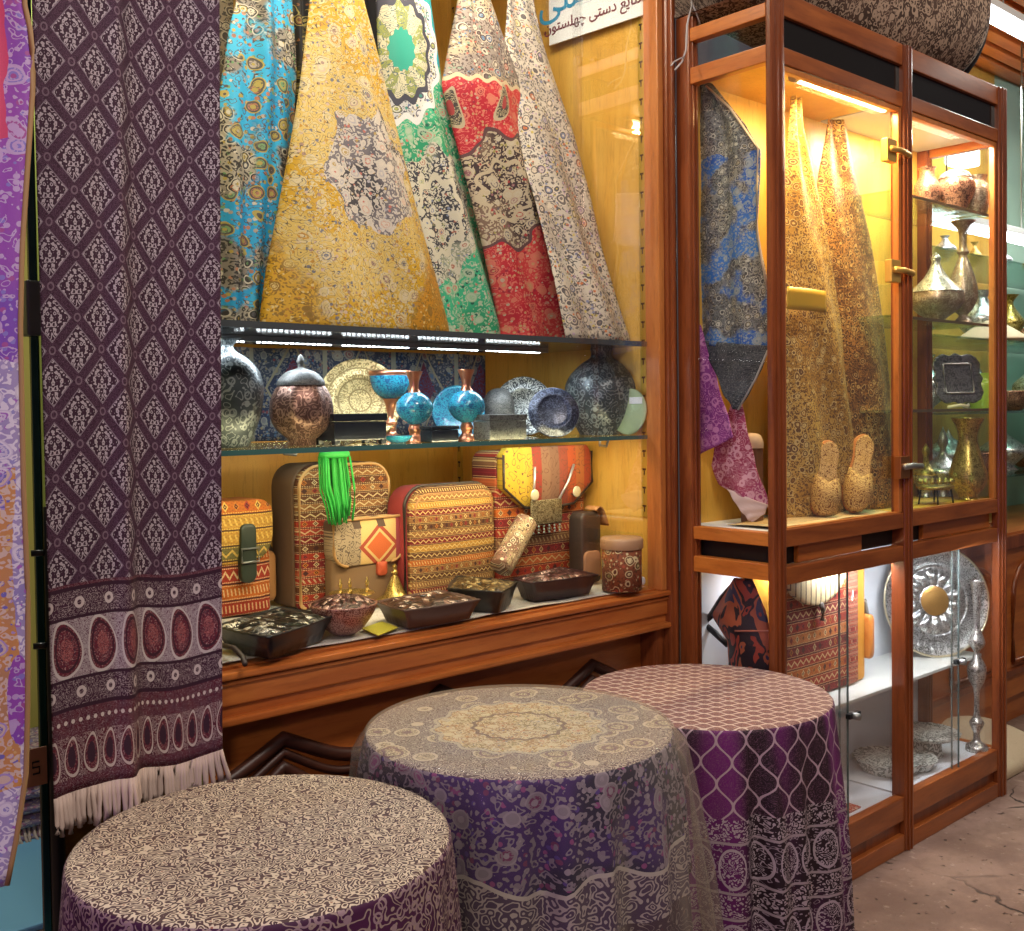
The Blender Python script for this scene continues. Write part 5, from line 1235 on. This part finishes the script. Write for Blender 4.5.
s = Sh('striped cream flap'); u, v = s.uv(); c_ = s.mix(((u / .028).fr() - .5).ab().lt(.12), (.66, .52, .28), (.14, .10, .06)); flm = s.done(c_, .7)
build('flap', MB().slab(fc, Yb + .01, Yb - .016, .002, .004), flm, o)
xk = (x0 + x1 - .12) / 2; line([(xk, Yb - .018, z1 - .11), (xk + .008, Yb - .022, z1 - .13), (xk + .004, Yb - .02, z1 - .165)], .009, DLEATH, 'toggle', o)
build('side_pocket', MB().slab(rrect(x1 - .004, x1 + .030, z0 + .07, z0 + .22, .012, .012), Yb + .08, Yb - .01, .004, .008), plain('orange leather pocket', (.50, .17, .02), .6), o)
build('strap', MB().tube([(x1 + .0, Yb + .04, z0 + .250), (x1 + .03, Yb + .03, z0 + .262), (x1 + .050, Yb + .03, z0 + .20), (x1 + .052, Yb + .04, z0 + .10)], .009, 8), plain('grey webbing', (.16, .14, .11), .7), o)
single('white_cable', MB().tube([(3.20, 1.86, .975 - .02), (3.205, 1.86, .90), (3.19, 1.85, .82), (3.185, 1.86, .74), (3.19, 1.86, LSZ + .006)], .005, 8), plain('white cable', (.8, .8, .8), .5), 'white cable hanging beside the red backpack in the cabinet', 'cable')
CF = .1725
SILVERL = engraved('repousse silver', (.74, .78, .74), (.20, .23, .21), 42.0, .3, .4, .17, 4.0, 1.0)
def lie(name, label, uc, vc, rpx, h, mat, foot=0.0, z=CF, group='silver plates in the cabinet', famp=.02):
    P = AZ(uc, vc, z + h); R = rpx * sca(P)
    P = Vector((min(max(P.x, 2.60 + R), 3.94 - R), P.y, z)); R = min(R, .145); P.y = min(max(P.y, YC + .05 + R), YK - .016 - R)
    o = thing(name, label, 'plate', P, group)
    if foot: build('foot', MB().lathe([(0, 0), (R * .5, 0), (R * .45, .01), (R * .4, h - .014)], P, 32), mat, o)
    b0 = h - .02 if foot else 0
    build('dish', MB().lathe([(0, b0), (R * .7, b0)] + SP([(R * .75, b0), (R * .96, h - .006), (R, h)]) + [(R * .99, h + .002), (R * .85, h - .003), (R * .6, h - .002), (R * .3, h + .003), (0, h + .004)], P, 72, flute=18, famp=famp), mat, o)
    return P, R
lie('silver_plate', 'scalloped silver plate lying in the cabinet left of the middle post', 888, 757, 34, .045, SILVERL, z=CF)
lie('silver_plate', 'scalloped silver plate lying flat right of the middle post', 930, 762, 28, .035, SILVERL)
lie('silver_plate', 'round engraved silver plate raised on a foot under the big dish', 948, 736, 32, .085, SILVERL, .06)
plate('silver_dish', 'largest embossed silver dish standing on the lower cabinet shelf', 934, 615, 55, 1.875, SILVERB, LSZ + .001, 8, yaw=.62, n=120,
      prof=[(0, .03), (.26, .03)] + [(.28 + .02 * k, 0.005) for k in range(17)] + [(.62, .02), (.66, .03), (.70, .02), (.74, .04), (.80, .04), (.84, .06), (.95, .09), (.98, .11), (1.0, .10), (.6, -.03), (0, -.04)], emb=lambda r, a: .075 * abs(math.sin(7 * a)) ** .6 * math.sin(PI * (r - .27) / .33) if .27 < r < .60 else (.012 * math.sin(40 * a) if .74 < r < .9 else 0),
      extra=[('boss', [(.265, .032), (.2, .045), (0, .055)], plain('copper boss', (.62, .34, .10), .35, .8)),
             ('rim_bead', [(.97, .105), (.985, .125), (1.01, .105), (1.0, .085)], plain('gilt rim', (.66, .58, .40), .3, .8))])
lat('silver_candlestick', 'tall slender silver candlestick in the far lower corner of the cabinet', 'candlestick', 0, 0, 0, 0,
    [('base', [(0, 0)] + SP([(11, 0), (10, 5), (4, 10), (3, 18)]), SILVER), ('stem', SP([(3, 18), (7, 28), (3, 36), (3, 60), (8, 72), (9, 84), (4, 94), (3, 100), (8, 108), (5, 118), (3, 128), (4, 150), (6, 166), (7, 170)]), SILVER)], P=Vector((3.885, 1.748, CF)), n=24)
x_, y_ = AZ(846, 800, CF).x, AZ(846, 800, CF).y
single('wooden_board', MB().box(2.98, 3.00, 1.80, 1.98, CF, .52, .004), W_OR, 'orange wooden board standing inside the cabinet behind the lock', 'board')
single('small_rug', MB().box(2.78, 3.06, 1.745, 1.79, CF, CF + .006, .002), tx_dusk('red small rug', (.45, .06, .03), (.40, .05, .03), [(.6, .4, .3), (.15, .03, .03), (.5, .1, .04)], (.6, .4, .3), 40.0, .3, .10), 'small red patterned rug on the cabinet floor behind the glass', 'rug')
# ---- right bay goods
GR = 'metalware in the cabinet right bay'
YBAY = YC + .17
def bay(name, label, cat, u, vb, zi, parts, dy=0.0, n=36, Y=None):
    Y = Y or YBAY + dy; x = A(u, vb, Y).x; z = (SHZ[zi] if zi < 3 else 1.1005) + .0005
    return lat(name, label, cat, 0, 0, 0, 0, parts, GR, n, Vector((x, Y, z)))
bay('copper_jug', 'brown copper jug on the top shelf beside the middle post', 'jug', 927, 200, 0, [('body', [(0, 0)] + SP([(9, 0), (12, 12), (13, 24), (8, 34), (7, 40), (9, 44)]), COPPER)])
bay('copper_pot', 'wide copper pot with pale lid in the middle of the top shelf', 'pot', 955, 206, 0, [('body', [(0, 0)] + SP([(9, 0), (11, 4), (18, 18), (19, 28), (15, 34)]), COPPER), ('lid', SP([(16, 34), (13, 39), (5, 43), (0, 44)]), SILVER)], Y=1.80)
bay('copper_pot', 'brown copper pot at the far end of the top shelf', 'pot', 977, 210, 0, [('body', [(0, 0)] + SP([(8, 0), (10, 4), (13, 16), (12, 26), (8, 32), (10, 38)]), BRONZE)], Y=1.76)
bay('lidded_vessel', 'round bronze vessel with silver conical lid on the second shelf', 'vessel', 936, 302, 1, [('body', [(0, 0)] + SP([(12, 0), (9, 5), (18, 12), (26, 22), (25, 32)]), BRONZE), ('lid', SP([(26, 32), (22, 36), (12, 46), (6, 56), (4, 62), (5, 66), (2, 70), (0, 72)]), SILVERB)])
bay('slender_vase', 'slender bronze vase with trumpet mouth on the second shelf', 'vase', 963, 308, 1, [('body', [(0, 0)] + SP([(10, 0), (8, 4), (4, 9), (9, 15), (14, 28), (12, 44), (7, 60), (4, 68), (6, 72), (4, 76), (3.5, 88), (6, 96), (12, 103)]) + [(10, 103)], BRONZE)], Y=1.80)
# square tray
P = A(958, 378, 1.80); s_ = sca(P)
out = []
for i in range(72):
    a = 2 * PI * i / 72; q = 25 * s_ / max(abs(math.cos(a)), abs(math.sin(a))) ** .75; q *= 1 + .05 * math.cos(12 * a); out.append((q * math.cos(a), q * math.sin(a)))
o = thing('square_tray', 'square scalloped dark silver tray standing on the third shelf', 'tray', (P.x, P.y, SHZ[2] + .001), GR)
mt = Matrix.Translation((P.x, P.y, SHZ[2] + .012 + 27 * s_)) @ Matrix.Rotation(-.6, 4, 'Z') @ Matrix.Rotation(-.22, 4, 'X')
build('dish', MB().merge(MB().slab(out, .008, -.004, -.006, .003), mt), engraved('dark tray silver', (.24, .23, .27), (.10, .10, .12), 60.0, .8, .35, .15), o)
inn = [(a * .6, c * .6) for a, c in out]
build('inner_rim', MB().merge(MB().tube([(a, -.004, c) for a, c in rrect(-15 * s_, 15 * s_, -15 * s_, 15 * s_, .008, .008) + [(15 * s_ - .008, -15 * s_)]], .004, 8), mt), plain('bright silver rim', (.6, .6, .62), .3, .9), o)
single('plate_stand', MB().tube([(P.x - .07, P.y + .005, SHZ[2] + .006), (P.x - .04, P.y - .03, SHZ[2] + .014), (P.x, P.y - .035, SHZ[2] + .007), (P.x + .04, P.y - .02, SHZ[2] + .014), (P.x + .07, P.y + .01, SHZ[2] + .006)], .006, 8), plain('cream stand', (.66, .54, .38), .5), 'cream curled plate stand below the square tray', 'stand', GR)
bay('lidded_vessel', 'bright silver lidded bowl with pointed finial beside the brass vase', 'vessel', 943, 498, 3, [('body', [(0, 0)] + SP([(10, 0), (8, 6), (16, 14), (24, 24)]), SILVERB), ('lid', SP([(24, 24), (22, 28), (10, 36), (4, 42), (3, 48), (5, 54), (3, 62), (0, 70)]), SILVERB)], .06)
bay('lidded_vessel', 'small silver lidded bowl nearest the middle post', 'vessel', 926, 500, 3, [('body', [(0, 0)] + SP([(8, 0), (6, 6), (12, 16), (13, 22)]), SILVERB), ('lid', SP([(13, 22), (11, 26), (4, 32), (2.5, 40), (4, 46), (0, 54)]), BRASSE)], .09)
bay('brass_vase', 'tall flared brass vase on the bottom board of the right bay', 'vase', 968, 500, 3, [('body', [(0, 0)] + SP([(10, 0), (9, 4), (16, 14), (18, 26), (13, 44), (9, 60), (11, 72), (16, 82)]) + [(14, 82)], BRASSE)], Y=1.778)
Pt = Vector((A(936, 503, YC + .10).x, YC + .10, 1.101)); s_ = sca(Pt)
o = thing('brass_stand', 'small openwork brass stand with thin legs in front of silver bowls', 'stand', Pt, GR)
build('top', MB().lathe([(0, 15 * s_), (24 * s_, 15 * s_), (25 * s_, 17 * s_), (24 * s_, 18 * s_), (0, 17 * s_)], Pt, 40, squash=.6), BRASSE, o)
m = MB()
for k in range(14): a = 2 * PI * k / 14; m.lathe(SP([(0, -.006), (.010, 0), (0, .012)], 2), Pt + Vector((21 * s_ * math.cos(a), 13 * s_ * math.sin(a), 22 * s_)), 8)
build('gallery', m, BRASSE, o)
for k in range(4): a = PI / 4 + PI / 2 * k; build('leg', MB().tube([Pt + Vector((20 * s_ * math.cos(a), 12 * s_ * math.sin(a), 15 * s_)), Pt + Vector((23 * s_ * math.cos(a), 14 * s_ * math.sin(a), 0.0))], .003, 6), BLACKM, o)

# ------------------------------------------------------------------ neighbouring shop to the right
struct('wall_front_right', MB().box(4.02, 7.2, 2.05, 2.10, .12, .86).box(4.02, 7.2, 2.07, 2.12, 0, .12), W_OR)
m = MB()
for x in (4.25, 4.85, 5.45): 
    pts = [(x + .06, 2.045, .28)] + [(x + .27 + .21 * math.cos(PI - PI * k / 16), 2.045, .58 + .16 * math.sin(PI * k / 16)) for k in range(17)] + [(x + .48, 2.045, .28), (x + .06, 2.045, .28)]
    m.tube(pts, .014, 8)
m.box(4.02, 7.2, 2.03, 2.06, .80, .86, .004); m.box(4.02, 7.2, 2.035, 2.06, .22, .25, .004)
struct('trim_6', m, W_RED)
struct('wall_back_right', MB().box(4.0, 6.0, 2.60, 2.64, 0, 3.3), W_YEL)
struct('wall_back_far', MB().box(6.0, 8.2, 2.60, 2.64, 0, 3.3), plain('pale green wall', (.34, .48, .38), .7))
m = MB().box(4.0, 7.4, 1.95, 2.60, 3.28, 3.32)
for k in range(6): m.box(4.0, 7.4, 1.97 + k * .10, 2.04 + k * .10, 3.25, 3.28, .004)
struct('ceiling_right', m, W_OR)
struct('trim_7', MB().box(4.02, 7.2, 2.05, 2.60, .84, .87), W_OR)
NS = [1.12, 1.42, 1.75, 2.12]
for i, z in enumerate(NS): single('clear_glass_shelf', MB().box(4.05, 7.1, 2.12, 2.58, z - .01, z, .002), GLASS_T, ('lowest', 'second lowest', 'third lowest', 'highest')[i] + ' glass shelf in the green lit neighbouring shop', 'shelf')
for i, (z, Y, lb) in enumerate(((2.27, 2.25, 'lower white fluorescent tube in the neighbouring shop'), (3.10, 2.0, 'upper white fluorescent tube below the neighbouring wooden ceiling'))):
    o = thing('tube_lamp', lb, 'lamp', (5.4, Y, z))
    build('batten', MB().box(4.3, 6.8, Y - .04, Y + .04, z + .018, z + .05, .004), plain('white lamp housing', (.8, .8, .8), .4), o)
    for hx in (4.7, 5.5, 6.3): build('hanger', MB().tube([(hx, Y, z + .048), (hx, Y, 3.255)], .004, 6), GREYM, o)
    for dy in (-.022, .022): build('tube', MB().tube([(4.32, Y + dy, z), (6.78, Y + dy, z)], .014, 10), glow('cool white tube', (.92, .97, 1.0), 9.0), o)
o = thing('square_lamp', 'bright square white lamp seen through the far glass', 'lamp', (4.855, 2.25, 2.55))
build('lamp_glass', MB().box(4.78, 4.93, 2.20, 2.30, 2.55, 2.68, .012), glow('bright lamp glass', (1.0, .97, .88), 6.0), o); build('stem', MB().tube([(4.855, 2.25, 2.68), (4.855, 2.25, 3.26)], .008, 8), GREYM, o)
rnd = random.Random(11)
forms = [([(0, 0)] + SP([(.05, 0), (.04, .02), (.10, .08), (.11, .14), (.05, .20), (.03, .24), (.05, .27)]), SILVERB), ([(0, 0)] + SP([(.06, 0), (.11, .05), (.12, .10)]) + [(.11, .10), (0, .03)], COPPER), ([(0, 0)] + SP([(.05, 0), (.03, .03), (.06, .09), (.08, .14), (.03, .22), (.02, .26), (.05, .30)]), BRASSE), ([(0, 0)] + SP([(.07, 0), (.05, .02), (.09, .06), (.12, .10), (.06, .15), (.02, .18), (0, .22)]), SILVER)]
lab = {0: 'silver urn', 1: 'copper bowl', 2: 'brass ewer', 3: 'lidded silver dish'}
rown = ['lowest', 'second lowest', 'third lowest', 'top']; orn_ = ['first', 'second', 'third', 'fourth', 'fifth', 'sixth', 'seventh']
PL_ = A(985, 345, 2.19).x; PJ_ = A(983, 390, 2.2).x
cnt = {}
for i, z in enumerate(NS):
    x = 4.55 + .1 * i; nn = 0
    while x < 6.3:
        if (i == 2 and abs(x - PL_) < .26) or (i == 1 and abs(x - PJ_) < .18): x += .08; continue
        k = rnd.randrange(4); pr, mt_ = forms[k]; hmax = .26 if i < 3 else .12
        sc_ = min(1.0, hmax / max(p_[1] for p_ in pr))
        o = single('metal_vessel', MB().lathe([(r_ * sc_, h_ * sc_) for r_, h_ in pr], (x, 2.33, z + .0005), 28), mt_, '%s, %s vessel from the cabinet on the %s neighbouring glass shelf' % (lab[k], orn_[nn], rown[i]), 'vessel', 'metalware in the neighbouring shop')
        x += rnd.uniform(.28, .34); nn += 1
P = A(985, 345, 2.22)
lat('conical_lid', 'wide beige conical lid seen through the far cabinet glass', 'lid', 0, 0, 0, 0, [('cone', [(0, 0)] + SP([(34, 0), (32, 3), (16, 14), (4, 20), (0, 21)]), plain('beige straw', (.50, .40, .27), .7))], P=Vector((P.x, 2.19, NS[2] + .001)))
P = A(983, 390, 2.2)
lat('green_jar', 'lime green glass jar standing below the beige conical lid', 'jar', 0, 0, 0, 0, [('jar', [(0, 0)] + SP([(10, 0), (12, 6), (12, 26), (9, 32), (9, 38)]), plain('lime green glass', (.35, .55, .05), .2))], P=Vector((P.x, 2.2, NS[1] + .001)))
P = AZ(1018, 785, 0)
m = MB().grid(lambda a, t: (Vector((P.x - .10 + .75 * a, P.y + .05 + .5 * t, .003 + .13 * math.sin(PI * min(1, max(0, a * 1.1))) ** .7 * math.sin(PI * t) ** .6 * (1 + .2 * math.sin(a * 11 + t * 7)))), (a, t)), 30, 20)
single('cream_sack', m, tx_scroll('cream sacking', (.55, .42, .28), (.60, .48, .32), (.48, .36, .24), 40.0, .06), 'crumpled cream cloth sack on the floor beyond the cabinet', 'sack', solid=.003)

# ------------------------------------------------------------------ lights
def area(name, loc, target, sx, sy, power, col):
    l = bpy.data.lights.new(name, 'AREA'); l.shape = 'RECTANGLE'; l.size = sx; l.size_y = sy; l.energy = power; l.color = col
    o = bpy.data.objects.new(name, l); COL.objects.link(o); o.location = loc
    o.rotation_euler = (Vector(target) - Vector(loc)).to_track_quat('-Z', 'Y').to_euler(); return o
area('showcase_lamp', (1.45, 2.14, 2.95), (1.45, 2.45, 1.6), 1.4, .10, 19, (1.0, .88, .70))
area('shelf_led_lamp', (1.5, 2.25, S1 - .03), (1.5, 2.3, 1.0), 1.5, .03, 5.5, (.82, .93, 1.0))
area('lower_showcase_lamp', (1.6, 2.11, S2 - .014), (1.6, 2.6, .95), 1.5, .03, 7.5, (1.0, .74, .40))
area('cabinet_tube_light', ((pa.x + pb.x) / 2, YC + .06, 2.39), ((pa.x + pb.x) / 2, YC + .18, 1.2), .45, .03, 13, (1.0, .66, .26))
area('cabinet_right_light', (3.62, YC + .10, 2.42), (3.62, YC + .2, 1.2), .4, .05, 20, (1.0, .84, .58))
area('cabinet_low_fill', (3.25, YC + .055, .94), (3.3, YC + .22, .2), 1.1, .03, 9, (.95, .97, 1.0))  # unseen light added to brighten the dark lower bays
area('neighbour_light', (5.4, 2.3, 3.05), (5.3, 2.35, 1.2), 2.2, .2, 50, (.93, 1.0, .92))
area('doorway_fill', (.6, 3.2, 2.9), (.9, 3.5, 0), .5, .2, 22, (1.0, .97, .88))  # unseen light added to brighten the corridor behind the door
area('street_lamp_overhead', (1.0, .2, 3.5), (1.4, 1.7, .6), .8, .3, 50, (1.0, .90, .80))
area('street_fill_back', (-1.2, -1.2, 2.9), (1.4, 1.9, 1.2), .5, .4, 30, (1.0, .84, .74))  # unseen light behind the camera, added for the shawl and tables
area('street_fill_right', (4.2, -.2, 4.4), (3.6, 1.6, .3), 1.2, .8, 48, (1.0, .84, .68))  # unseen fill aimed at the cabinet and the floor before it
area('violet_fill', (-.9, .7, 1.2), (1.0, 1.6, .9), .1, 1.2, 6, (.62, .30, 1.0))  # unseen violet light added to tint the shawl and table skirts
w = bpy.data.worlds.new('bazaar air'); sc.world = w; w.use_nodes = True
bg = w.node_tree.nodes['Background']; bg.inputs[0].default_value = (.62, .55, .60, 1); bg.inputs[1].default_value = .10

sc.view_settings.view_transform = 'Standard'; sc.view_settings.look = 'None'; sc.view_settings.gamma = 1.0
sc.view_settings.use_curve_mapping = False; sc.view_settings.exposure = 0.0
sc.cycles.transparent_max_bounces = 40; sc.cycles.max_bounces = 8
